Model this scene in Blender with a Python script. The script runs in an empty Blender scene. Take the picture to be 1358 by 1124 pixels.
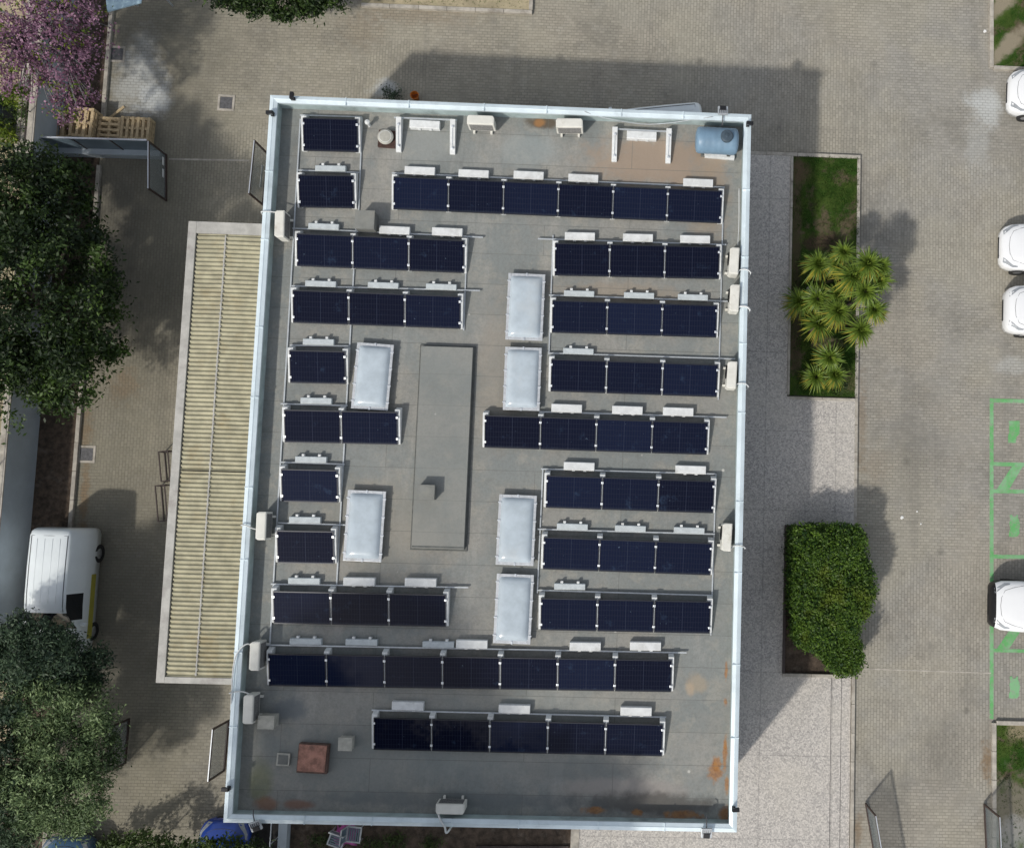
import bpy, bmesh, math, random
from mathutils import Vector, Matrix
import numpy as np
R = math.radians
rnd = random.Random(7)
scene = bpy.context.scene
C = scene.collection

# ------------------------------------------------------------------ camera model (metres; ground z = 0, camera over the origin)
NX, NY, ROLL, F, PX, PY = 823.77, 670.13, 0.028757, 1273.94, 863.31, 562.0
HC = 35.1
_d = np.array([NX-PX, NY-PY, F]); _d /= np.linalg.norm(_d)
_x = np.array([math.cos(ROLL), math.sin(ROLL), 0.0]); _x -= _d*(_x@_d); _x /= np.linalg.norm(_x)
_y = np.cross(_x, _d)
def at(px, py, z=0.0):
    """point of the place at height z that the photo shows at pixel px, py"""
    r = np.array([px-PX, py-PY, F]); r = r/(r@_d)*(HC-z)
    return Vector((r@_x, r@_y, z))
def world(c):
    return Vector((c@_x, c@_y, -(c@_d)))
cam = bpy.data.cameras.new('camera'); camo = bpy.data.objects.new('camera', cam); C.objects.link(camo)
rx, ry, rz = world(np.array([1., 0, 0])), world(np.array([0, -1., 0])), world(np.array([0, 0, -1.]))
M = Matrix((rx, ry, rz)).transposed().to_4x4(); M.translation = (0, 0, HC)
camo.matrix_world = M
cam.sensor_fit = 'HORIZONTAL'; cam.sensor_width = 36; cam.lens = F/1358*36
cam.shift_x = (679-PX)/1358; cam.clip_end = 3000; cam.clip_start = 0.5
scene.camera = camo

# ------------------------------------------------------------------ light
_s0, _s1 = at(996.5, 151.5, 4.9), at(1088, 91, 0)
sund = (_s0-_s1).normalized()
EL = math.asin(sund.z); AZ = math.atan2(sund.x, sund.y)
w = bpy.data.worlds.new('World'); scene.world = w; w.use_nodes = True
nt = w.node_tree; bg = nt.nodes['Background']
sk = nt.nodes.new('ShaderNodeTexSky'); sk.sky_type = 'NISHITA'; sk.sun_disc = False
sk.sun_elevation = EL; sk.sun_rotation = AZ; sk.air_density = 1.2; sk.dust_density = 2.0; sk.ozone_density = 1.0
hs = nt.nodes.new('ShaderNodeHueSaturation'); hs.inputs['Saturation'].default_value = .42
nt.links.new(sk.outputs[0], hs.inputs['Color']); nt.links.new(hs.outputs[0], bg.inputs[0]); bg.inputs[1].default_value = 0.122
sl = bpy.data.lights.new('sun', 'SUN'); sl.energy = 2.45; sl.angle = R(2.2); sl.color = (1, 0.95, 0.87)
so = bpy.data.objects.new('sun', sl); C.objects.link(so)
so.rotation_euler = sund.to_track_quat('Z', 'Y').to_euler(); so.location = (0, 0, 60)
scene.view_settings.view_transform = 'Standard'; scene.view_settings.look = 'None'
scene.view_settings.exposure = 0.12; scene.view_settings.gamma = 1.0

# ------------------------------------------------------------------ materials
class N:
    """small node helper"""
    def __init__(s, name):
        s.m = bpy.data.materials.new(name); s.m.use_nodes = True
        s.t = s.m.node_tree; s.b = s.t.nodes['Principled BSDF']
        s.pos = None
    def n(s, typ, **k):
        o = s.t.nodes.new(typ)
        for a, v in k.items(): setattr(o, a, v)
        return o
    def l(s, a, b): s.t.links.new(a, b)
    def coord(s, kind='world'):
        if kind == 'world':
            if not s.pos: s.pos = s.n('ShaderNodeNewGeometry').outputs['Position']
            return s.pos
        return s.n('ShaderNodeTexCoord').outputs['Object']
    def math(s, op, a, b=None, c=None, clamp=False):
        o = s.n('ShaderNodeMath', operation=op); o.use_clamp = clamp
        for i, v in enumerate((a, b, c)):
            if v is None: continue
            if hasattr(v, 'links'): s.l(v, o.inputs[i])
            else: o.inputs[i].default_value = v
        return o.outputs[0]
    def noise(s, scale, detail=4, rough=.6, co=None, dist=0, vec=None):
        o = s.n('ShaderNodeTexNoise'); o.inputs['Scale'].default_value = scale
        o.inputs['Detail'].default_value = detail; o.inputs['Roughness'].default_value = rough
        o.inputs['Distortion'].default_value = dist
        co = co or s.coord()
        if vec:
            mp = s.n('ShaderNodeMapping'); mp.inputs['Scale'].default_value = vec; s.l(co, mp.inputs[0]); co = mp.outputs[0]
        s.l(co, o.inputs['Vector']); return o.outputs[0]
    def ramp(s, v, a, b, lo=0., hi=1.):
        o = s.n('ShaderNodeMapRange'); o.interpolation_type = 'SMOOTHSTEP'
        for i, q in ((1, a), (2, b), (3, lo), (4, hi)): o.inputs[i].default_value = q
        s.l(v, o.inputs[0]); return o.outputs[0]
    def mix(s, f, a, b, mode='MIX'):
        o = s.n('ShaderNodeMix', data_type='RGBA', blend_type=mode)
        for i, v in ((0, f), (6, a), (7, b)):
            if hasattr(v, 'links'): s.l(v, o.inputs[i])
            elif isinstance(v, (int, float)): o.inputs[i].default_value = v
            else: o.inputs[i].default_value = (*v, 1)
        return o.outputs[2]
    def patch(s, c, rx_, ry_, rot=0., nscale=2., namp=.6, soft=.5):
        """mask of a stain with its own uneven outline, centred at a place"""
        mp = s.n('ShaderNodeMapping', vector_type='TEXTURE')
        mp.inputs['Location'].default_value = (c[0], c[1], c[2]); mp.inputs['Rotation'].default_value = (0, 0, rot)
        mp.inputs['Scale'].default_value = (rx_, ry_, 1000)
        s.l(s.coord(), mp.inputs[0])
        ln = s.n('ShaderNodeVectorMath', operation='LENGTH'); s.l(mp.outputs[0], ln.inputs[0])
        d = s.math('MULTIPLY_ADD', s.noise(nscale, 5, .65), namp*2, s.math('SUBTRACT', ln.outputs['Value'], namp))
        return s.ramp(d, 1.0-soft, 1.0, 1., 0.)
    def bump(s, h, dist, strength=1.):
        o = s.n('ShaderNodeBump'); o.inputs['Distance'].default_value = dist; o.inputs['Strength'].default_value = strength
        s.l(h, o.inputs['Height']); s.l(o.outputs[0], s.b.inputs['Normal'])
    def col(s, c):
        if hasattr(c, 'links'): s.l(c, s.b.inputs['Base Color'])
        else: s.b.inputs['Base Color'].default_value = (*c, 1)
    def set(s, **k):
        for a, v in k.items(): s.b.inputs[a.replace('_', ' ')].default_value = v
        return s

def simple(name, col, rough=.6, var=.15, scale=3., metal=0., coat=0., spec=.5, bump=0., kind='world', dirt=None):
    n = N(name); co = n.coord(kind)
    v = n.noise(scale, 5, .65, co)
    dark = tuple(c*(1-var) for c in col); lite = tuple(min(1, c*(1+var)) for c in col)
    c = n.mix(n.ramp(v, .3, .7), dark, lite)
    if dirt:
        c = n.mix(n.math('MULTIPLY', n.ramp(n.noise(scale*.35, 6, .7, co), .52, .72), dirt[1]), c, dirt[0])
    n.col(c); n.set(Roughness=rough, Metallic=metal, Coat_Weight=coat, Specular_IOR_Level=spec)
    if bump: n.bump(n.noise(scale*12, 4, .6, co), bump)
    return n.m

def paving():
    n = N('block_paving')
    sep = n.coord()
    def bricks(rot):
        mp = n.n('ShaderNodeMapping'); mp.inputs['Rotation'].default_value = (0, 0, rot); n.l(sep, mp.inputs[0])
        wob = n.n('ShaderNodeTexNoise'); wob.inputs['Scale'].default_value = 1.3; n.l(sep, wob.inputs['Vector'])
        ad = n.n('ShaderNodeVectorMath', operation='MULTIPLY_ADD'); n.l(wob.outputs[1], ad.inputs[0])
        ad.inputs[1].default_value = (.05, .05, 0); n.l(mp.outputs[0], ad.inputs[2])
        b = n.n('ShaderNodeTexBrick'); b.offset = .5
        b.inputs['Scale'].default_value = 1; b.inputs['Brick Width'].default_value = .21; b.inputs['Row Height'].default_value = .11
        b.inputs['Mortar Size'].default_value = .011; b.inputs['Mortar Smooth'].default_value = .35
        b.inputs['Color1'].default_value = (.0, .0, .0, 1); b.inputs['Color2'].default_value = (1, 1, 1, 1)
        b.inputs['Mortar'].default_value = (.5, .5, .5, 1); b.inputs['Bias'].default_value = 0
        n.l(ad.outputs[0], b.inputs['Vector']); return b
    b = bricks(0.0); b2 = bricks(R(90))
    # laying areas change direction here and there
    sel = n.ramp(n.noise(.07, 1, .3), .52, .53)
    bf = n.mix(sel, b.outputs['Fac'], b2.outputs['Fac']); bc = n.mix(sel, b.outputs['Color'], b2.outputs['Color'])
    tan, grey, warm = (.345, .321, .256), (.318, .306, .278), (.362, .328, .268)
    sx = n.n('ShaderNodeSeparateXYZ'); n.l(sep, sx.inputs[0])
    east = n.ramp(sx.outputs[0], -6, 8)
    base = n.mix(east, tan, grey)
    base = n.mix(n.math('MULTIPLY', n.ramp(n.noise(.22, 5, .6), .44, .6), .6), base, warm)
    base = n.mix(n.ramp(n.noise(.38, 7, .68), .48, .66, 0, .5), base, (.165, .158, .138))
    base = n.mix(n.ramp(n.noise(1.6, 7, .72), .5, .66, 0, .45), base, (.36, .345, .30))
    base = n.mix(n.ramp(n.noise(5, 5, .7), .5, .65, 0, .3), base, (.16, .15, .122))
    base = n.mix(n.ramp(n.noise(.16, 4, .6), .47, .6, 0, .45), base, (.40, .37, .29))
    base = n.mix(n.ramp(n.noise(.8, 5, .65, vec=(1, .07, 1)), .52, .62, 0, .28), base, (.17, .165, .15))
    base = n.mix(n.ramp(n.noise(.55, 6, .72, vec=(.12, 1, 1)), .54, .64, 0, .22), base, (.18, .17, .15))
    v = n.n('ShaderNodeTexVoronoi'); v.inputs['Scale'].default_value = .55; n.l(n.coord(), v.inputs['Vector'])
    base = n.mix(n.ramp(v.outputs['Distance'], .03, .12, .5, 0), base, (.09, .088, .08))
    base = n.mix(.24, base, n.mix(bc, (.17, .158, .13), (.40, .37, .31)))
    base = n.mix(n.math('MULTIPLY', n.ramp(n.math('ADD', sx.outputs[0], n.math('MULTIPLY', n.noise(.3, 5, .65), 6.)), -14.5, -9.5, 1, 0), .52), base, n.mix(n.noise(1.1, 5, .65), (.075, .072, .052), (.20, .185, .13)))  # west lane: dirt tone, darkened further to put lens falloff into the colour
    white = (.52, .54, .535)
    for (px, py, a, c, st) in ((185, 110, 1.3, 1.7, .55), (203, 132, .9, .9, .8), (190, 75, .8, 1.5, .3), (1305, 130, .9, .6, .6), (1310, 150, .7, .8, .6), (1296, 185, .7, 2, .25), (510, 118, .7, .5, .7), (1345, 485, 1., .5, .3)):
        base = n.mix(n.math('MULTIPLY', n.patch(at(px, py), a, c, 0, 1.7, .75, .7), st), base, white)
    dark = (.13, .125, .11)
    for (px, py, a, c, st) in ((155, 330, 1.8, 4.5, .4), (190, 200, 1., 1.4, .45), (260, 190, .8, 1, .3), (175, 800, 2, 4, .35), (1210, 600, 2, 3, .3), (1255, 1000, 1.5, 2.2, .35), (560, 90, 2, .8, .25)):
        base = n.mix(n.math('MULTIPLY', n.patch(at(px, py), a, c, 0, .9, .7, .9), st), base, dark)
    soil = (.21, .145, .085)
    for (px, py, a, c, st) in ((1310, 1010, .35, 1.0, .9), (1138, 1100, .25, .9, .7), (1143, 560, .3, 2.6, .45), (1160, 620, .8, 1.2, .25), (112, 660, .25, 2.5, .8), (112, 570, .4, 1.2, .7), (165, 510, .8, .9, .5), (560, 22, 3.2, .5, .3), (480, 40, 1.2, 1.1, .25)):
        base = n.mix(n.math('MULTIPLY', n.patch(at(px, py), a, c, 0, 3.5, 1.1, .9), st*.9), base, soil)
    # pale drain joints across the yard
    base = n.mix(n.math('MULTIPLY', bf, n.ramp(n.noise(.9, 4, .6), .35, .65, .22, .52)), base, (.12, .11, .088))
    n.col(base); n.set(Roughness=.9, Specular_IOR_Level=.2)
    n.bump(n.math('SUBTRACT', 1., bf), .006, .8)
    return n.m

def roofing(name='roof_membrane', tint=None):
    n = N(name)
    b = n.n('ShaderNodeTexBrick'); b.offset = .37; n.l(n.coord(), b.inputs['Vector'])
    b.inputs['Scale'].default_value = 1; b.inputs['Brick Width'].default_value = 7.5; b.inputs['Row Height'].default_value = 1.0
    b.inputs['Mortar Size'].default_value = .012; b.inputs['Mortar Smooth'].default_value = .4
    b.inputs['Color1'].default_value = (.0, .0, .0, 1); b.inputs['Color2'].default_value = (1, 1, 1, 1); b.inputs['Mortar'].default_value = (.4, .4, .4, 1)
    base = n.mix(n.ramp(n.noise(.35, 6, .65), .42, .58), (.218, .235, .228), (.278, .272, .248))
    base = n.mix(.16, base, n.mix(b.outputs['Color'], (.15, .165, .158), (.31, .31, .285)))
    base = n.mix(n.ramp(n.noise(1.3, 7, .7), .50, .64, 0, .42), base, (.35, .33, .28))
    base = n.mix(n.ramp(n.noise(2.7, 7, .72), .53, .66, 0, .34), base, (.165, .17, .158))
    base = n.mix(n.ramp(n.noise(.9, 6, .7, vec=(1, .16, 1)), .53, .64, 0, .35), base, (.36, .35, .32))
    base = n.mix(n.ramp(n.noise(14, 5, .7), .42, .62, 0, .28), base, (.14, .14, .13))
    g2 = n.n('ShaderNodeTexBrick'); g2.offset = 0; n.l(n.coord(), g2.inputs['Vector']); g2.inputs['Scale'].default_value = 1
    g2.inputs['Brick Width'].default_value = .5; g2.inputs['Row Height'].default_value = 8; g2.inputs['Mortar Size'].default_value = .014; g2.inputs['Mortar Smooth'].default_value = 1
    base = n.mix(n.math('MULTIPLY', g2.outputs['Fac'], n.ramp(n.noise(.6, 3, .6), .4, .6, .0, .22)), base, (.13, .13, .12))
    for (px, py, a, c, st, col) in (
        (870, 215, 3.0, 1.1, .75, (.33, .245, .175)), (940, 260, .9, 2.5, .55, (.30, .235, .17)), (830, 390, 3, .5, .55, (.29, .235, .175)), (660, 500, .9, 3, .4, (.30, .255, .2)),
        (500, 700, 3, 2.2, .3, (.3, .265, .205)), (720, 163, .8, .3, .9, (.10, .075, .05)), (715, 163, .25, .2, .8, (.32, .16, .06)), (700, 200, 1.2, .8, .4, (.3, .34, .34)),
        (560, 195, 1.4, .8, .35, (.33, .34, .32)), (600, 400, 1.5, 2.4, .25, (.20, .215, .21)), (390, 250, .4, 2.5, .45, (.12, .125, .12)),
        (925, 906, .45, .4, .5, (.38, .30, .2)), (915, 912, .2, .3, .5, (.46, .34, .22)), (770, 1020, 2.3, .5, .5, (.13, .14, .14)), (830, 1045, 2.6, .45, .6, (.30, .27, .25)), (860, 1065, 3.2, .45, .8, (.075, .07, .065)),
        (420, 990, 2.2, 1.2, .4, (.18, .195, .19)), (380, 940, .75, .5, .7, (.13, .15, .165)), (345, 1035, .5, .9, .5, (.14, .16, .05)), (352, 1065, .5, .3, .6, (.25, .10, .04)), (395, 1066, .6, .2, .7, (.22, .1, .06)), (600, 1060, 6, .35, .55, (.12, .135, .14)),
        (500, 1015, 5, 1.3, .4, (.19, .215, .21)), (690, 960, 6, 2.2, .25, (.30, .315, .29))):  # lower-left blue-grey patches put the shade of that corner into the colour
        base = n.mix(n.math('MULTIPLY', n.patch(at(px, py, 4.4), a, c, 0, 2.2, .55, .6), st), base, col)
    rust = (.36, .165, .045)
    for (px, py, a, c) in ((948, 1023, .25, .36), (951, 1012, .18, .25), (961, 1000, .09, .55), (962, 985, .07, .3), (964, 1040, .08, .3), (962, 930, .08, .15), (905, 1080, .75, .17), (845, 1077, .2, .13), (788, 1074, .45, .13), (962, 1078, .25, .25), (963, 890, .06, .3)):
        base = n.mix(n.math('MULTIPLY', n.patch(at(px, py, 4.4), a*1.1, c*1.1, 0, 4, .9, .6), .72), base, n.mix(n.ramp(n.noise(9, 4, .6), .4, .7), rust, (.24, .09, .02)))
    base = n.mix(n.math('MULTIPLY', b.outputs['Fac'], .55), base, (.12, .12, .11))
    v = n.n('ShaderNodeTexVoronoi'); v.inputs['Scale'].default_value = .8; n.l(n.coord(), v.inputs['Vector'])
    base = n.mix(n.ramp(v.outputs['Distance'], .02, .05, .8, 0), base, (.55, .54, .5))
    if tint: base = n.mix(.5, base, n.mix(n.ramp(n.noise(.7, 5, .6), .4, .6), tint, tuple(q*1.12 for q in tint)))
    n.col(base); n.set(Roughness=.75, Specular_IOR_Level=.3)
    n.bump(n.noise(30, 5, .6), .006, .6)
    return n.m

def aggregate():
    n = N('exposed_aggregate')
    v = n.n('ShaderNodeTexVoronoi'); v.inputs['Scale'].default_value = 22; n.l(n.coord(), v.inputs['Vector'])
    sv = n.n('ShaderNodeSeparateColor'); n.l(v.outputs['Color'], sv.inputs[0])
    c = n.mix(sv.outputs[0], (.17, .16, .155), (.74, .69, .63))
    c = n.mix(.5, c, n.mix(n.noise(6, 5, .7), (.36, .345, .33), (.56, .535, .50)))
    c = n.mix(n.ramp(n.noise(.4, 5, .6), .4, .7, 0, .35), c, (.56, .52, .45))
    b = n.n('ShaderNodeTexBrick'); b.offset = 0; n.l(n.coord(), b.inputs['Vector']); b.inputs['Scale'].default_value = 1
    b.inputs['Brick Width'].default_value = 2.6; b.inputs['Row Height'].default_value = 2.9; b.inputs['Mortar Size'].default_value = .02
    c = n.mix(n.math('MULTIPLY', b.outputs['Fac'], .3), c, (.16, .155, .15))
    n.col(c); n.set(Roughness=.9, Specular_IOR_Level=.2); n.bump(sv.outputs[1], .008, .6)
    return n.m

def cells():
    n = N('solar_cells'); co = n.coord('obj')
    sx = n.n('ShaderNodeSeparateXYZ'); n.l(co, sx.inputs[0])
    def grid(v, pitch, half):
        a = n.math('ABSOLUTE', n.math('SUBTRACT', n.math('FRACT', n.math('ADD', n.math('DIVIDE', v, pitch), 100.)), .5))
        return n.ramp(a, .5-half*1.6, .5-half*.6)
    g = n.math('MAXIMUM', grid(sx.outputs[0], 1.70/20, .05), n.math('MULTIPLY', grid(sx.outputs[1], .98/6, .03), .8))
    mid = n.ramp(n.math('ABSOLUTE', sx.outputs[0]), .006, .014, 1, 0)
    fine = grid(sx.outputs[1], .98/60, .12)
    inf = n.n('ShaderNodeObjectInfo')
    base = n.mix(n.math('POWER', inf.outputs['Random'], 1.6), (.0034, .0048, .0145), (.0072, .0115, .032))
    base = n.mix(n.math('MULTIPLY', fine, .25), base, (.012, .015, .034))
    base = n.mix(n.math('MULTIPLY', g, .52), base, (.030, .034, .052))
    base = n.mix(n.math('MULTIPLY', mid, .5), base, (.035, .042, .07))
    # dust and dried puddles
    wco = n.n('ShaderNodeNewGeometry').outputs['Position']
    dust = n.ramp(n.noise(1.9, 7, .75, wco), .57, .72, 0, .26)
    spots = n.ramp(n.noise(9, 3, .7, wco), .70, .74, 0, .35)
    base = n.mix(dust, base, (.05, .085, .15)); base = n.mix(spots, base, (.16, .22, .30))
    edge = n.ramp(n.math('ADD', sx.outputs[1], n.math('MULTIPLY', n.noise(6, 4, .7, wco), .10)), -.44, -.36, .30, 0); base = n.mix(edge, base, (.06, .07, .09))
    n.col(base); n.set(Roughness=.06, Specular_IOR_Level=.09)
    return n.m

def leafmat(name, dark, lite, rough=.55, trans=.25, extra=None):
    n = N(name)
    a = n.n('ShaderNodeAttribute'); a.attribute_name = 'tint'
    c = n.mix(a.outputs['Fac'], dark, lite)
    if extra:
        c = n.mix(n.ramp(n.noise(extra[1], 3, .6), .55, .7), c, extra[0])
    n.col(c); n.set(Roughness=rough, Specular_IOR_Level=.35)
    tr = n.n('ShaderNodeBsdfTranslucent'); n.l(c, tr.inputs[0])
    mx = n.n('ShaderNodeMixShader'); mx.inputs[0].default_value = trans
    n.l(n.b.outputs[0], mx.inputs[1]); n.l(tr.outputs[0], mx.inputs[2])
    n.l(mx.outputs[0], n.t.nodes['Material Output'].inputs[0])
    return n.m

def meshscreen(name, col, alpha):
    """woven wire screen: fine threads with open holes"""
    n = N(name); n.col(col); n.set(Roughness=.5, Metallic=.2, Alpha=alpha)
    return n.m

def grassmat():
    n = N('lawn_ground')
    c = n.mix(n.ramp(n.noise(1.1, 6, .65), .4, .62), (.026, .066, .010), (.060, .095, .020))
    c = n.mix(n.ramp(n.noise(.9, 7, .72), .50, .60), c, (.115, .095, .06))
    for (px, py, a, c_, rt, st, col) in ((1335, 62, 1.6, .42, .8, 1, (.27, .235, .17)), (1325, 10, 1.4, .4, .75, 1, (.27, .235, .17)), (1090, 322, 1.1, .5, 0, .9, (.07, .05, .035)), (1056, 300, .25, 4, 0, .8, (.09, .07, .045)), (1056, 440, .3, 2.5, 0, .85, (.075, .06, .04)), (1095, 455, .8, .35, 0, .8, (.16, .13, .09)), (1120, 505, .7, .6, 0, .6, (.14, .12, .07)),
        (1062, 230, .5, .6, 0, .8, (.11, .08, .05)), (1350, 968, .6, .5, 0, .9, (.26, .22, .14)), (1340, 1075, 1.2, 1.6, 0, .9, (.20, .18, .14)), (1345, 1105, 1.0, .8, 0, .6, (.34, .34, .33))):
        c = n.mix(n.math('MULTIPLY', n.patch(at(px, py), a, c_, rt, 2.2, .7, .6), st), c, col)
    n.col(c); n.set(Roughness=.95, Specular_IOR_Level=.1); n.bump(n.noise(40, 4, .7), .02)
    return n.m

MT = dict(
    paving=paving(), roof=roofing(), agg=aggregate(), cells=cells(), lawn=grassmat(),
    kerb=simple('kerb_concrete', (.40, .37, .32), .9, .25, 3, bump=.004, dirt=((.2, .17, .13), .6)),
    soil=simple('bare_soil', (.085, .062, .045), 1., .5, 5, bump=.03, dirt=((.2, .17, .14), .6)),
    coping=simple('coping_metal', (.73, .83, .87), .35, .07, 1.5, metal=.25, dirt=((.45, .52, .54), .5)),
    wallp=simple('white_render', (.42, .475, .52), .8, .08, 1.2, dirt=((.35, .38, .4), .5)),
    inner=simple('parapet_render', (.36, .44, .44), .8, .15, 2, dirt=((.16, .19, .19), .7)),
    white=simple('white_concrete', (.68, .695, .69), .75, .10, 4, dirt=((.42, .42, .39), .6)),
    white2=simple('pale_grey_concrete', (.50, .545, .56), .75, .1, 5, dirt=((.38, .4, .4), .4)),
    alu=simple('aluminium', (.72, .75, .78), .38, .06, 5, metal=.6),
    galv=simple('galvanised_steel', (.50, .53, .55), .5, .1, 6, metal=.35),
    black=simple('black_plastic', (.012, .012, .014), .45, .2, 6),
    pframe=simple('black_anodised', (.014, .016, .024), .35, .15, 6, metal=.3),
    acwhite=simple('ac_enamel', (.70, .69, .63), .45, .06, 3, dirt=((.40, .36, .29), .7)),
    dome=simple('acrylic_dome', (.45, .515, .565), .22, .08, 2.5, coat=.35, dirt=((.50, .53, .54), .5)),
    domefr=simple('skylight_rim', (.60, .62, .64), .35, .12, 8, metal=.35, dirt=((.4, .4, .38), .6)),
    slabfelt=roofing('slab_felt', (.198, .208, .198)),
    felt=simple('grey_felt', (.20, .205, .19), .85, .12, 3, bump=.006, dirt=((.27, .26, .22), .5)),
    feltside=simple('grey_felt_side', (.16, .165, .155), .85, .12, 3),
    stone=simple('weathered_stone', (.42, .41, .36), .9, .15, 5, bump=.01, dirt=((.25, .25, .2), .5)),
    rusty=simple('rusty_lid', (.34, .17, .125), .8, .35, 5, bump=.006, dirt=((.12, .075, .06), .8)),
    tank=simple('blue_polyethylene', (.16, .255, .35), .42, .1, 2, dirt=((.2, .3, .38), .5)),
    tanklid=simple('dark_tank_lid', (.05, .075, .10), .55, .2, 8),
    tan=simple('tan_corrugated', (.375, .352, .245), .7, .18, 2.5, dirt=((.30, .235, .12), .6)),
    rim=simple('canopy_rim', (.44, .43, .40), .85, .15, 2.5, bump=.004, dirt=((.28, .25, .24), .8)),
    brown=simple('brown_steel', (.055, .035, .03), .55, .2, 4),
    rackm=simple('dark_steel', (.045, .03, .026), .6, .2, 5),
    glasspan=simple('grey_sheet_panel', (.14, .19, .23), .4, .12, 2, coat=.1),
    screen=meshscreen('wire_screen', (.26, .30, .31), .34),
    wood=simple('pallet_wood', (.50, .39, .235), .85, .2, 8, dirt=((.3, .24, .16), .6)),
    bark=simple('bark', (.13, .105, .085), .95, .3, 9, bump=.02),
    greybark=simple('grey_bark', (.20, .19, .20), .95, .3, 9, bump=.02),
    carwhite=simple('white_car_paint', (.80, .81, .82), .22, .02, 1, coat=.8),
    vanwhite=simple('white_van_paint', (.74, .79, .80), .28, .03, 1.5, coat=.6),
    carblue=simple('blue_car_paint', (.018, .055, .30), .22, .05, 1, coat=.8),
    carblue2=simple('pale_blue_car_paint', (.07, .14, .24), .3, .05, 1, coat=.8),
    glass=simple('tinted_glass', (.010, .013, .018), .06, .1, 1, coat=.5),
    tyre=simple('tyre_rubber', (.02, .02, .02), .85, .2, 10),
    rimm=simple('wheel_rim', (.45, .46, .48), .35, .1, 5, metal=.7),
    lamp=simple('headlamp_lens', (.30, .32, .34), .1, .15, 6, coat=.6),
    seam=simple('dark_seam', (.06, .065, .07), .7, .1, 5),
    yellow=simple('yellow_stripe', (.36, .33, .05), .4, .1, 2),
    green=None, iron=simple('cast_iron', (.10, .10, .105), .7, .25, 12, bump=.004),
    orange=simple('orange_plastic', (.55, .17, .02), .5, .15, 5),
    pink=simple('pink_cloth', (.45, .10, .32), .9, .3, 8),
    pinkwall=simple('pinkish_render', (.27, .205, .20), .9, .2, 2, dirt=((.15, .12, .11), .6)),
    bluesheet=simple('pale_blue_sheet', (.42, .58, .66), .5, .06, 1.5),
    sand=simple('sandy_ground', (.34, .29, .19), .95, .25, 1.2, bump=.01, dirt=((.12, .16, .05), .7)),
    litter=simple('white_litter', (.8, .8, .78), .8, .1, 6),
)
def greenpaint():
    n = N('green_road_paint')
    wear = n.ramp(n.noise(6, 7, .78), .46, .66, .12, .75)
    g = n.mix(n.ramp(n.noise(1.2, 4, .6), .42, .58), (.10, .40, .11), (.19, .45, .21))
    n.col(n.mix(wear, g, (.27, .27, .235))); n.set(Roughness=.8)
    return n.m
MT['green'] = greenpaint()

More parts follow.
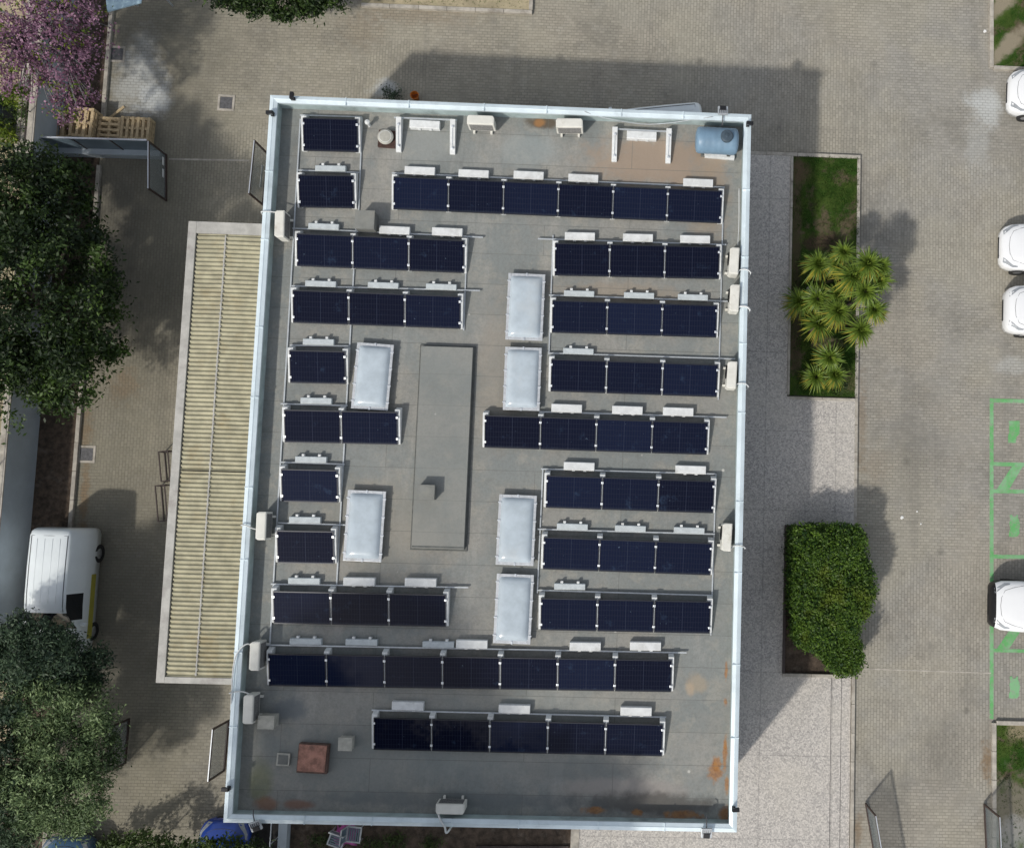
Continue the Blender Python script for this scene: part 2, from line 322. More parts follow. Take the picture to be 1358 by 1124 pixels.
# ------------------------------------------------------------------ mesh builder
class MB:
    def __init__(s): s.v = []; s.f = []; s.tint = []
    def add(s, vs, fs):
        o = len(s.v); s.v += [tuple(q) for q in vs]; s.f += [tuple(i+o for i in f) for f in fs]; return s
    def box(s, c, size, rz=0., tilt=0.):
        a, b, h = size[0]/2, size[1]/2, size[2]/2
        ct, st = math.cos(tilt), math.sin(tilt); cr, sr = math.cos(rz), math.sin(rz)
        vs = []
        for x, y, z in ((-a, -b, -h), (a, -b, -h), (a, b, -h), (-a, b, -h), (-a, -b, h), (a, -b, h), (a, b, h), (-a, b, h)):
            y, z = y*ct-z*st, y*st+z*ct
            vs.append((c[0]+x*cr-y*sr, c[1]+x*sr+y*cr, c[2]+z))
        return s.add(vs, [(3, 2, 1, 0), (4, 5, 6, 7), (0, 1, 5, 4), (1, 2, 6, 5), (2, 3, 7, 6), (3, 0, 4, 7)])
    def prism(s, poly, z0, z1):
        n = len(poly)
        a = sum(poly[i][0]*poly[(i+1) % n][1]-poly[(i+1) % n][0]*poly[i][1] for i in range(n))
        if a < 0: poly = poly[::-1]
        vs = [(p[0], p[1], z0) for p in poly]+[(p[0], p[1], z1) for p in poly]
        return s.add(vs, [tuple(range(n-1, -1, -1)), tuple(range(n, 2*n))]+[(i, (i+1) % n, (i+1) % n+n, i+n) for i in range(n)])
    def extr(s, prof, x0, x1):
        """profile in (y, z) pulled along x"""
        n = len(prof)
        vs = [(x0, p[0], p[1]) for p in prof]+[(x1, p[0], p[1]) for p in prof]
        return s.add(vs, [tuple(range(n)), tuple(range(2*n-1, n-1, -1))]+[(i+n, (i+1) % n+n, (i+1) % n, i) for i in range(n)])
    def tube(s, pts, r, n=8, cap=True):
        pts = [Vector(p) for p in pts]; rs = r if isinstance(r, (list, tuple)) else [r]*len(pts)
        vs = []; fs = []; up = Vector((.13, .21, .97))
        for i, p in enumerate(pts):
            t = (pts[min(i+1, len(pts)-1)]-pts[max(i-1, 0)]).normalized()
            u = t.cross(up)
            if u.length < .15: u = t.cross(Vector((1, 0, 0)))
            u.normalize(); q = t.cross(u)
            for k in range(n):
                a = 2*math.pi*k/n; vs.append(p+u*(rs[i]*math.cos(a))+q*(rs[i]*math.sin(a)))
        for i in range(len(pts)-1):
            for k in range(n):
                fs.append((i*n+k, i*n+(k+1) % n, (i+1)*n+(k+1) % n, (i+1)*n+k))
        if cap:
            fs.append(tuple(range(n-1, -1, -1))); fs.append(tuple(range((len(pts)-1)*n, len(pts)*n)))
        return s.add(vs, fs)
    def lathe(s, prof, c, n=28, axis='z'):
        vs = []; fs = []; m = len(prof)
        for k in range(n):
            a = 2*math.pi*k/n; ca, sa = math.cos(a), math.sin(a)
            for r, h in prof:
                if axis == 'z': vs.append((c[0]+r*ca, c[1]+r*sa, c[2]+h))
                elif axis == 'x': vs.append((c[0]+h, c[1]+r*ca, c[2]+r*sa))
                else: vs.append((c[0]+r*sa, c[1]+h, c[2]+r*ca))
        for k in range(n):
            for j in range(m-1):
                fs.append((k*m+j, ((k+1) % n)*m+j, ((k+1) % n)*m+j+1, k*m+j+1))
        return s.add(vs, fs)
    def build(s, name, mat, parent=None, smooth=False, bevel=0., frame=None):
        """frame: thing whose local space the (world) vertices are moved into"""
        vs = s.v; loc = None
        if frame is not None:
            inv = Matrix.Translation(frame.location) @ Matrix.Rotation(frame.rotation_euler.z, 4, 'Z')
            inv = inv.inverted(); vs = [tuple(inv @ Vector(q)) for q in vs]
        elif parent is None:
            xs = [q[0] for q in vs]; ys = [q[1] for q in vs]; zs = [q[2] for q in vs]
            loc = Vector(((min(xs)+max(xs))/2, (min(ys)+max(ys))/2, min(zs)))
            vs = [(q[0]-loc.x, q[1]-loc.y, q[2]-loc.z) for q in vs]
        me = bpy.data.meshes.new(name); me.from_pydata(vs, [], s.f)
        if s.tint:
            at_ = me.attributes.new('tint', 'FLOAT', 'FACE'); at_.data.foreach_set('value', s.tint)
        if bevel or not s.tint:
            bm = bmesh.new(); bm.from_mesh(me); bmesh.ops.recalc_face_normals(bm, faces=bm.faces)
            if bevel:
                es = [e for e in bm.edges if len(e.link_faces) == 2 and e.calc_face_angle(0) > .6]
                bmesh.ops.bevel(bm, geom=es, offset=bevel, segments=2, affect='EDGES', profile=.6)
            bm.to_mesh(me); bm.free()
        if smooth: me.polygons.foreach_set('use_smooth', [True]*len(me.polygons))
        me.materials.append(MT[mat] if isinstance(mat, str) else mat)
        o = bpy.data.objects.new(name, me); C.objects.link(o)
        if parent: o.parent = parent
        if loc is not None: o.location = loc
        return o

def tag(o, label, cat, group=None):
    o['label'] = label; o['category'] = cat
    if group: o['group'] = group
    return o
def thing(name, loc, rz, label, cat, group=None):
    o = bpy.data.objects.new(name, None); C.objects.link(o); o.empty_display_size = .3
    o.location = loc; o.rotation_euler = (0, 0, rz)
    return tag(o, label, cat, group)
def struct(o): o['kind'] = 'structure'; return o
def stuff(o): o['kind'] = 'stuff'; return o
def copytree(src, loc, rz, label):
    r = src.copy(); C.objects.link(r); r.location = loc; r.rotation_euler = (0, 0, rz); r['label'] = label
    for ch in src.children:
        c = ch.copy(); C.objects.link(c); c.parent = r
        for g in ch.children:
            d = g.copy(); C.objects.link(d); d.parent = c
    return r
class Kind:
    """first call keeps the prototype, later calls copy it"""
    def __init__(s, make): s.make = make; s.first = None
    def put(s, loc, rz, label):
        if s.first is None:
            s.first = s.make(label); s.first.location = loc; s.first.rotation_euler = (0, 0, rz); return s.first
        return copytree(s.first, loc, rz, label)
ORD = ['first', 'second', 'third', 'fourth', 'fifth', 'sixth', 'seventh', 'eighth']
# ================================================================== SETTING
ZS = 0.13     # height of the raised pavements
def patchy(name, poly, z0, z1, mat, frame=None): 
    m = MB(); m.prism([(p[0], p[1]) for p in poly], z0, z1); return m
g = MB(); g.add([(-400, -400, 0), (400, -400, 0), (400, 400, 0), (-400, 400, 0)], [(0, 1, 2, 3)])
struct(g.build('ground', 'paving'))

# building corners (top of the parapet)
ZP, ZR = 4.9, 4.4
_tl, _tr, _br, _bl = at(358.5, 126.5, ZP), at(996.5, 151.5, ZP), at(977, 1103, ZP), at(296, 1090, ZP)
X0 = (_tl.x+_bl.x)/2; X1 = (_tr.x+_br.x)/2; Y1 = (_tl.y+_tr.y)/2; Y0 = (_bl.y+_br.y)/2
print('building', X0, X1, Y0, Y1, 'sun el', math.degrees(EL), math.degrees(AZ))
def sub(name, mb, mat, root, **k): return mb.build(name, mat, root, frame=root, **k)

# --- pavement to the east and south of the building
def P(px, py, z=0.): q = at(px, py, z); return (q.x, q.y)
xe = at(1131, 800, ZS).x; yn = at(1000, 205, ZS).y
xa = at(1046, 370, ZS).x; xs1, xs2 = at(1101, 1000, ZS).x, at(1115, 1000, ZS).x
ylaw0, ylaw1 = at(1090, 527, ZS).y, yn
yhed0, yhed1 = at(1090, 893, ZS).y, at(1090, 697, ZS).y
xw = at(768, 1112, ZS).x
m = MB()
m.prism([(X1-.3, yn), (xa, yn), (xa, yhed0), (X1-.3, yhed0)], -.2, ZS)
m.prism([(xa, ylaw0), (xe, ylaw0), (xe, yhed1), (xa, yhed1)], -.2, ZS)
m.prism([(X1-.3, yhed0), (xs1, yhed0), (xs1, -60), (xw, -60), (xw, Y0-.002), (X1-.3, Y0-.002)], -.2, ZS)
struct(m.build('pavement', 'agg'))
m = MB(); m.prism([(xs1+.02, yhed0), (xs2, yhed0), (xs2, -60), (xs1+.02, -60)], -.2, ZS-.045)
m.prism([(xs2+.02, yhed0), (xe-.02, yhed0), (xe-.02, -60), (xs2+.02, -60)], -.2, ZS-.085)
struct(m.build('step_strip', 'agg'))
# kerbs
def kerb(name, pts, wd, z, mat='kerb'):
    m = MB()
    for a, b in zip(pts[:-1], pts[1:]):
        a = Vector((a[0], a[1])); b = Vector((b[0], b[1])); L = (b-a).length; n = max(1, int(L/1.0)); t = (b-a)/n
        ang = math.atan2(t.y, t.x)
        for i in range(n):
            c = a+t*(i+.5); m.box((c.x, c.y, (z-.2)/2), (t.length-.012, wd, z+.2), ang)
    return struct(m.build(name, mat, bevel=.012))
kerb('kerb', [(xe+.06, yn-.0), (xe+.06, -30)], .12, ZS-.004)
kerb('kerb', [(X1, yn+.07), (xe+.12, yn+.07)], .13, ZS+.01)
kerb('kerb', [(xa+.05, ylaw1), (xa+.05, ylaw0+.06)], .09, ZS+.05)
kerb('kerb', [(xa+.1, ylaw0-.05), (xe, ylaw0-.05)], .1, ZS+.03)
kerb('kerb', [(xa, yhed0-.06), (xs1+.3, yhed0-.06)], .12, ZS+.10)
# planted beds
def bed(name, poly, z, mat):
    m = MB(); m.prism(poly, -.25, z); return struct(m.build(name, mat))
bed('lawn_bed', [(xa+.1, ylaw1), (xe, ylaw1), (xe, ylaw0+.06), (xa+.1, ylaw0+.06)], ZS-.03, 'lawn')
bed('soil_bed', [(xa+.1, yhed1), (xe, yhed1), (xe, yhed0), (xa+.1, yhed0)], ZS-.03, 'soil')
# flower bed south of the building
xb0 = at(386, 1110, 0).x; xb1 = at(757, 1110, 0).x
bed('soil_bed', [(xb0, Y0-.05), (xb1, Y0-.05), (xb1, Y0-9), (xb0, Y0-9)], .05, 'soil')
kerb('kerb', [(xb1+.15, Y0-.03), (xb1+.15, Y0-9)], .3, ZS+.02)
kerb('kerb', [(at(632, 1120).x, at(632, 1121).y), (xb1-.05, at(750, 1121).y)], .10, .14, 'rackm')
# strip of soil along the west wall, with its kerb
xk = at(101, 620).x
xwall = at(50, 600).x
bed('soil_bed', [(xwall-.1, 30), (xk-.05, 30), (xk-.05, -30), (xwall-.1, -30)], .03, 'soil')
kerb('kerb', [(xk, 30), (xk, at(200, 212).y+.3)], .14, .12)
kerb('kerb', [(xk, at(200, 212).y-.3), (xk, -30)], .14, .12)
# lawns and sandy bed at the edges of the yard
def lawnbox(x0_, x1_, y0_, y1_, name='lawn_bed', mat='lawn', k=True):
    bed(name, [(x0_, y0_), (x1_, y0_), (x1_, y1_), (x0_, y1_)], .09, mat)
c1 = at(1314, 91); lawnbox(c1.x+.06, c1.x+12, c1.y+.06, c1.y+14)
kerb('kerb', [(c1.x, c1.y), (c1.x, c1.y+14)], .14, .13); kerb('kerb', [(c1.x+.08, c1.y), (c1.x+12, c1.y)], .14, .13)
c2 = at(1317, 957); lawnbox(c2.x+.06, c2.x+12, c2.y-16, c2.y-.06)
kerb('kerb', [(c2.x, c2.y), (c2.x, c2.y-16)], .15, .13); kerb('kerb', [(c2.x+.08, c2.y), (c2.x+12, c2.y)], .15, .13)
c3, c4 = at(480, 9), at(704, 18)
lawnbox(c3.x, c4.x-.06, c4.y+.06, c4.y+9, 'sandy_bed', 'sand')
kerb('kerb', [(c3.x, c4.y), (c4.x+.06, c4.y)], .14, .13); kerb('kerb', [(c4.x, c4.y+.08), (c4.x, c4.y+9)], .14, .13)
# thin drain channels across the paving
m = MB(); a, b = at(1135, 886), at(1314, 892); m.box(((a.x+b.x)/2, (a.y+b.y)/2, .002), ((b-a).length, .045, .012), math.atan2(b.y-a.y, b.x-a.x))
a, b = at(224, 211), at(330, 213); m.box(((a.x+b.x)/2, (a.y+b.y)/2, .002), ((b-a).length, .06, .012), math.atan2(b.y-a.y, b.x-a.x))
struct(m.build('drain_channel', 'kerb'))

# --- green charging bays on the paving (paint, 4 mm proud)
def paint(polys, name='bay_marking'):
    m = MB()
    for i, poly in enumerate(polys):
        m.prism([P(*q) for q in poly], .001, .004+.0004*i)
    return struct(m.build(name, 'green'))
bays = []
bays.append([(1312.5, 528), (1317.5, 528), (1317.5, 953), (1312.5, 953)])
for yy, w_ in ((531, 5), (615, 5), (651, 5), (737.5, 5), (862, 4.5)):
    bays.append([(1317.6, yy-w_/2), (1400, yy-w_/2+1.5), (1400, yy+w_/2+1.5), (1317.6, yy+w_/2)])
bays.append([(1322, 648.4), (1338, 648.8), (1357, 617), (1343, 616.8)])
bays.append([(1322, 859.6), (1338, 860), (1358, 829), (1343, 828.8)])
bays.append([(1371, 648.9), (1387, 649.3), (1400, 628), (1392, 618)])
def plug(cy):
    q = [(-6, -14), (-3, -15), (-2, -12), (2, -12), (3.5, -15), (5, -14), (4.5, -11), (6.5, -7), (7.5, -1), (6.5, 5), (7, 10), (4, 14), (-2, 15), (-7, 14), (-7, 9), (-5, 4), (-6.5, -3), (-5, -9)]
    return [(1345+x, cy+y) for x, y in q]
bays.append([(1338, 558), (1352, 558), (1352, 575), (1348, 579), (1347, 587), (1337, 587), (1337, 578), (1338.5, 572)])
bays.append(plug(697)); bays.append(plug(911))
paint(bays)

# ================================================================== BUILDING
bx, by = (X0+X1)/2, (Y0+Y1)/2
B = thing('flat_roofed_building', (bx, by, 0), 0, 'flat roofed building with pale blue parapet carrying the solar panels', 'building')
TW = .24
m = MB(); m.box((bx, by, (ZR-.3)/2), (X1-X0-.06, Y1-Y0-.06, ZR-.3)); sub('wall', m, 'wallp', B)
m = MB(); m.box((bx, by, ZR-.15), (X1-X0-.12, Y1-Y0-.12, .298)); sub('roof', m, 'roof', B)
m = MB(); 
for (a, b, c, d) in ((X0+.03, X1-.03, Y1-TW+.02, Y1-.03), (X0+.03, X1-.03, Y0+.03, Y0+TW-.02)):
    m.box(((a+b)/2, (c+d)/2, (ZR-.29+ZP-.06)/2), (b-a, d-c, ZP-.06-ZR+.29))
for (a, b) in ((X0+.03, X0+TW-.02), (X1-TW+.02, X1-.03)):
    m.box(((a+b)/2, by, (ZR-.29+ZP-.06)/2), (b-a, Y1-Y0-2*TW+.04, ZP-.06-ZR+.29))
sub('parapet', m, 'inner', B)
# coping: folded metal cap with a ridge, mitred at the corners
m = MB()
def ring(off, z): return [(X0+off, Y0+off, z), (X1-off, Y0+off, z), (X1-off, Y1-off, z), (X0+off, Y1-off, z)]
rings = [ring(0, ZP-.09), ring(0, ZP), ring(.055, ZP+.015), ring(.12, ZP+.028), ring(.135, ZP+.012), ring(TW, ZP-.015), ring(TW, ZP-.09)]
vs = sum(rings, []); fs = []
for i in range(len(rings)-1):
    for k in range(4): fs.append((i*4+k, i*4+(k+1) % 4, (i+1)*4+(k+1) % 4, (i+1)*4+k))
m.add(vs, fs); cop = sub('coping', m, 'coping', B)
m = MB()
for i in range(1, 7):
    for yy in (Y0, Y1-TW):
        m = MB(); m.box((X0+(X1-X0)*i/7+.2*(i % 2), yy+TW/2, ZP+.0), (.03, TW+.012, .071)); sub('coping_joint', m, 'coping', B)
for i in range(1, 9):
    for xx in (X0, X1-TW):
        m = MB(); m.box((xx+TW/2, Y0+(Y1-Y0)*i/9+.3*(i % 2), ZP+.0), (TW+.012, .03, .071)); sub('coping_joint', m, 'coping', B)
# long raised slab on the roof
a, b, c, d = at(560, 459, 4.55), at(627, 461, 4.55), at(616, 728, 4.55), at(545, 726, 4.55)
m = MB(); sx0, sx1, sy0, sy1 = (a.x+d.x)/2, (b.x+c.x)/2, (c.y+d.y)/2, (a.y+b.y)/2
m.prism([(sx0, sy0), (sx1, sy0), (sx1, sy1), (sx0, sy1)], ZR-.01, ZR+.20); sub('raised_slab', m, 'slabfelt', B, bevel=.012)
m = MB(); fw = .07
m.box(((sx0+sx1)/2, sy0-fw/2, ZR+.02), (sx1-sx0+2*fw, fw-.004, .05)); m.box(((sx0+sx1)/2, sy1+fw/2, ZR+.02), (sx1-sx0+2*fw, fw-.004, .05))
m.box((sx0-fw/2, (sy0+sy1)/2, ZR+.021), (fw-.004, sy1-sy0, .05)); m.box((sx1+fw/2, (sy0+sy1)/2, ZR+.021), (fw-.004, sy1-sy0, .05)); sub('slab_flashing', m, simple('dark_flashing', (.115, .12, .112), .85, .2, 5), B)
m = MB(); m.box(((sx0+sx1)/2, sy0+.05, ZR+.1985), (sx1-sx0-.03, .05, .01)); sub('slab_edge_strip', m, simple('edge_felt', (.115, .122, .115), .85, .2, 5), B)
# long low felt strip in front of the skylight
# wall windows and doors on the street sides
m = MB(); mf = MB()
for i in range(6):
    xx = X0+1.6+i*2.45
    for yy, s_ in ((Y0, -1), (Y1, 1)):
        mf.box((xx, yy-.03*s_+.012*s_, 1.75), (1.5, .05, 1.3)); m.box((xx, yy-.03*s_+.03*s_, 1.75), (1.36, .05, 1.16))
for i in range(8):
    yy = Y0+1.8+i*2.7
    mf.box((X1-.018, yy, 1.75), (.05, 1.5, 1.3)); m.box((X1+.0, yy, 1.75), (.05, 1.36, 1.16))
sub('window_frame', mf, 'alu', B); sub('window', m, 'glass', B)

# ================================================================== SOLAR ROWS
T = R(13); PW, PD = 1.748, 1.04
ZL = .12
rows = [ # key, low-edge left px, low-edge right px, panels, phrase
 ('L1', (401.3, 200.3), (476.5, 202.3), 1, 'the top left corner single-panel row'),
 ('L2', (395.6, 275.4), (471.4, 276.7), 1, 'the single-panel row below the corner one'),
 ('L3', (393.8, 353.1), (615.4, 362.4), 3, 'the first three-panel row on the left'),
 ('L4', (388.8, 428), (610.4, 436.2), 3, 'the second three-panel row on the left'),
 ('L5', (384.6, 507.6), (459, 509.3), 1, 'the single-panel row beside the upper left skylight'),
 ('L6', (377.6, 586.3), (527.8, 589.5), 2, 'the two-panel row'),
 ('L7', (373.3, 664.7), (449, 666.4), 1, 'the single-panel row just below the two-panel row'),
 ('L8', (368.8, 746), (442.7, 747.3), 1, 'the lowest single-panel row'),
 ('L9', (363, 826.2), (591.6, 830.7), 3, 'the lowest three-panel row on the left'),
 ('T6', (522, 277.9), (955.4, 296.5), 6, 'the six-panel row'),
 ('R1', (735.6, 365.6), (953, 370.4), 3, 'the first three-panel row on the right'),
 ('R2', (732, 441.2), (949.2, 447.8), 3, 'the second three-panel row on the right'),
 ('R3', (730, 518.9), (950.4, 526.4), 3, 'the third three-panel row on the right'),
 ('R4', (642.5, 593.3), (936.6, 602.8), 4, 'the four-panel row'),
 ('R5', (723.8, 672.9), (945.4, 680.2), 3, 'the fourth three-panel row on the right'),
 ('R6', (720, 754.3), (941.6, 762.3), 3, 'the fifth three-panel row on the right'),
 ('R7', (716.8, 834.9), (940.9, 839.4), 3, 'the lowest three-panel row on the right'),
 ('B7', (357, 908.8), (889.8, 916.9), 7, 'the seven-panel row'),
 ('B5', (495.7, 993.2), (877.8, 1002), 5, 'the five-panel row'),
]
def make_panel(label):
    t = thing('solar_panel', (0, 0, 0), 0, label, 'solar panel', 'solar panels on the flat roof')
    fr = MB(); gl = MB(); ct, st = math.cos(T), math.sin(T); zc = ZL+PD/2*st
    def bar(cx, cy, cz, sx, sy, sz): fr.box((cx, cy*ct-cz*st, zc+cy*st+cz*ct), (sx, sy, sz), 0, T)
    bar(0, PD/2-.016, 0, PW, .032, .035); bar(0, -PD/2+.016, 0, PW, .032, .035)
    for s_ in (-1, 1): bar(s_*(PW/2-.012), 0, 0, .024, PD-.064, .035)
    gl.box((0, -.008*st, zc+.008*ct), (PW-.05, PD-.066, .012), 0, T)
    fr.build('frame', 'pframe', t); gl.build('cell_sheet', 'cells', t); return t
def make_wedge(label):
    t = thing('support_wedge', (0, 0, 0), 0, label, 'panel support', 'white support wedges under the panels')
    ct, st = math.cos(T), math.sin(T); zu = lambda y: ZL+(y/ct+PD/2)*st-.024
    m = MB(); m.extr([(-.49, 0), (.68, 0), (.68, .05), (.59, zu(.50)-.01), (.40, zu(.40)), (-.46, zu(-.46)), (-.49, zu(-.49)-.02)], -.085, .085)
    m.build('block', 'white', t, bevel=.012)
    for yy in (-.33, .33):
        c = MB(); z = zu(yy)+.024+.03
        c.box((0, yy, z), (.07, .07, .014), 0, T); c.box((0, yy, z-.03), (.016, .05, .07), 0, T)
        c.lathe([(0, .022), (.013, .022), (.015, .0)], (0, yy, z), 8); c.build('clamp', 'alu', t, bevel=.003)
    s_ = MB(); s_.box((0, 0, zu(0)+.011), (.018, .62, .02), 0, T); s_.build('support_rail', 'galv', t)
    return t
def make_block(knobs):
    def f(label):
        t = thing('ballast_block', (0, 0, 0), 0, label, 'concrete block', 'white ballast blocks behind the panels')
        m = MB(); d = .2 if knobs else .27; h = .17 if knobs else .2
        m.extr([(-d/2, 0), (d/2, 0), (d/2, h-.025), (d/2-.02, h), (-d/2+.02, h), (-d/2, h-.025)], -.485, .485)
        m.build('block', 'white2' if knobs else 'white', t, bevel=.008)
        for sx in (-.25, .26):
            k = MB()
            if knobs: k.box((sx, d/2+.035, .09), (.085, .07, .14))
            else: k.box((sx*.7, -d/2-.016, .1), (.1, .03, .12))
            k.build('lug', 'white', t, bevel=.012)
        return t
    return f
KP, KW, KBk, KBp = Kind(make_panel), Kind(make_wedge), Kind(make_block(True)), Kind(make_block(False))
ROWG = {}
pit = []
for key, l, r, n, ph in rows:
    a, b = at(*l, ZR+ZL), at(*r, ZR+ZL); pit.append((b-a).length/n)
print('pitch', [round(p, 3) for p in pit])
PITCH = PW+.03
for key, l, r, n, ph in rows:
    a, b = at(*l, ZR+ZL), at(*r, ZR+ZL); u = (b-a).normalized(); ang = math.atan2(u.y, u.x)
    nrm = Vector((-u.y, u.x, 0)); mid = (a+b)/2; p_ = ((b-a).length+.03)/n if n > 1 else PITCH
    ctr = PD/2*math.cos(T)
    ROWG[key] = (mid, u, nrm, p_, n, ang)
    for i in range(n):
        c = mid+u*((i-(n-1)/2)*p_)+nrm*ctr; c.z = ZR+.003
        if n == 1: lb = f'dark navy solar panel of {ph}'
        elif i == 0: lb = f'navy solar panel at the left end of {ph}'
        elif i == n-1: lb = f'navy solar panel at the right end of {ph}'
        elif n == 3: lb = f'navy solar panel in the middle of {ph}'
        else: lb = f'navy solar panel, {ORD[i]} from the left in {ph}'
        KP.put(c, ang, lb)
    for i in range(n+1):
        off = .03 if i == 0 else (-.03 if i == n else 0)
        c = mid+u*((i-n/2)*p_+off)+nrm*ctr; c.z = ZR+.002
        if i == 0: lb = f'white support wedge at the left end of {ph}'
        elif i == n: lb = f'white support wedge at the right end of {ph}'
        elif n == 2: lb = f'white support wedge between both panels of {ph}'
        else: lb = f'white support wedge {["","after the first","after the second","after the third","after the fourth","after the fifth","after the sixth"][i]} panel of {ph}'
        KW.put(c, ang, lb)
# two empty supports
def wedge_px(px, py, lb, ang=0.):
    c = at(px, py, ZR+.15); c.z = ZR+.002; KW.put(c, ang, lb)
wedge_px(529, 181, 'white support wedge without a panel, beside the round white vent cap')
wedge_px(600.5, 184, 'white support wedge without a panel, left of the nearest air conditioner')
wedge_px(815, 194, 'white empty support wedge on brown roof, left of its ballast block')
wedge_px(886.5, 196, 'white empty support wedge on brown roof, left of the blue tank')
blocks = [('L2', 438, 223, 1), ('L3', 429, 300, 1), ('L3', 523, 305, 0), ('L3', 593, 307, 0), ('L4', 425, 376, 1), ('L4', 508, 378, 1), ('L4', 585, 380, 1),
 ('L5', 422, 453, 1), ('L6', 419, 531, 1), ('L7', 412, 609, 1), ('L8', 404, 689, 1), ('L9', 403, 770, 1), ('L9', 476, 771, 0), ('L9', 557.5, 772, 0),
 ('T6', 556.5, 226, 0), ('T6', 628, 230, 0), ('T6', 701, 232, 0), ('T6', 773.5, 236, 0), ('T6', 926, 242, 0),
 ('R1', 769, 313, 0), ('R1', 846, 315, 0), ('R1', 922, 317, 0), ('R2', 768, 389, 1), ('R2', 847.5, 391.5, 1), ('R2', 919, 394, 1), ('R3', 767, 465.5, 1),
 ('R4', 751.5, 541, 0), ('R4', 832, 543.5, 0), ('R4', 899.5, 545.5, 0), ('R5', 768, 618, 0), ('R5', 916, 622.5, 0),
 ('R6', 759, 698, 1), ('R6', 836, 700.5, 1), ('R6', 914, 703, 1), ('R7', 755.5, 777.5, 1),
 ('B7', 405, 850.5, 1), ('B7', 479, 851.5, 1), ('B7', 581, 854.5, 1), ('B7', 625.5, 854, 0), ('B7', 776, 857, 0), ('B7', 856, 856.5, 0),
 ('B5', 540.5, 936, 0), ('B5', 682, 940, 0), ('B5', 843.5, 943, 0)]
cnt = {}; tot = {}
for k, *_ in blocks: tot[k] = tot.get(k, 0)+1
phr = {r[0]: r[4] for r in rows}
for k, px, py, kn in blocks:
    i = cnt.get(k, 0); cnt[k] = i+1; nm = 'grey lugged block' if kn else 'white block'
    if tot[k] == 1: lb = f'{nm} behind {phr[k]}'
    else: lb = f'{nm}, {ORD[i]} from left, behind {phr[k]}'
    c = at(px, py, ZR+(.17 if kn else .2)); c.z = ZR+.002
    (KBk if kn else KBp).put(c, ROWG[k][5], lb)
c = at(563, 164.5, ZR+.2); c.z = ZR+.002; KBp.put(c, R(-.6), 'white concrete block between the two empty wedges beside the round vent')
c = at(851, 179, ZR+.2); c.z = ZR+.002; KBp.put(c, R(-.4), 'white concrete block between the two empty wedges near the blue tank')

# rails: square tubes lying between rows and along their backs
def rail(p, q, lb, z=.06, z2=None, wd=.042):
    a, b = at(*p, ZR+z), at(*q, ZR+(z2 or z)); m = MB(); u = b-a
    m.box((0, 0, z), (u.length, wd, wd), 0)
    c = (a+b)/2
    t = m.build('mounting_rail', 'galv', None)
    t.location = (c.x, c.y, ZR+z-wd/2); t.rotation_euler = (0, 0, math.atan2(u.y, u.x))
    tag(t, lb, 'rail', 'galvanised rails tying the panel rows')
backs = {'L1': ((398, 153), (480, 155.5)), 'L2': ((396, 226), (476, 229.2)), 'L3': ((388, 302.8), (640.5, 314.8)), 'L4': ((387, 379.2), (636.7, 385.4)), 'L5': ((384.5, 457.8), (463, 459)),
 'L6': ((372.5, 535.3), (461, 537.8)), 'L7': ((373, 612.7), (457, 615.5)), 'L8': ((369, 693), (458, 695.8)), 'L9': ((359.5, 774), (621, 778.6)), 'T6': ((520, 229.7), (961, 248.7)),
 'R1': ((713.5, 316.7), (963, 324.6)), 'R2': ((728, 391.4), (967, 399.7)), 'R3': ((727.5, 468.2), (975, 476)), 'R4': ((715, 545.8), (963.5, 553.2)), 'R5': ((717.5, 621.6), (950, 628.4)),
 'R6': ((712.5, 701.3), (948, 708)), 'R7': ((712.5, 782.2), (945, 789)), 'B7': ((352, 854.6), (910.5, 865)), 'B5': ((493, 941), (883.5, 950.3))}
for k, (p, q) in backs.items(): rail(p, q, f'thin steel rail along the back of {phr[k]}', .085)
rail((523, 156), (606, 159.5), 'thin steel rail joining the two empty wedges beside the round vent', .2)
rail((812, 171), (892, 175), 'thin steel rail joining the two empty wedges near the blue tank', .2)
def nsrail(p, q, lb): rail(p, q, lb, .03)
nsrail((398.5, 158), (357, 872), 'long thin rail running down the left ends of the left panel rows')
nsrail((480.5, 156), (475, 300), 'short thin rail right of the two top left single panels')
nsrail((472.5, 300), (446.5, 776), 'long thin rail passing between the left rows and left skylights')
nsrail((619.5, 313), (615, 438), 'short thin rail right of the upper three-panel rows on the left')
nsrail((733.5, 312), (728, 470), 'thin rail left of the three upper right three-panel rows')
nsrail((720, 621), (712.5, 786), 'thin rail left of the three lower right three-panel rows')
nsrail((959.5, 250), (952.5, 530), 'thin rail right of the upper right rows, from the six-panel row down')
nsrail((949.5, 628), (942.5, 842), 'thin rail right of the three lower right three-panel rows')

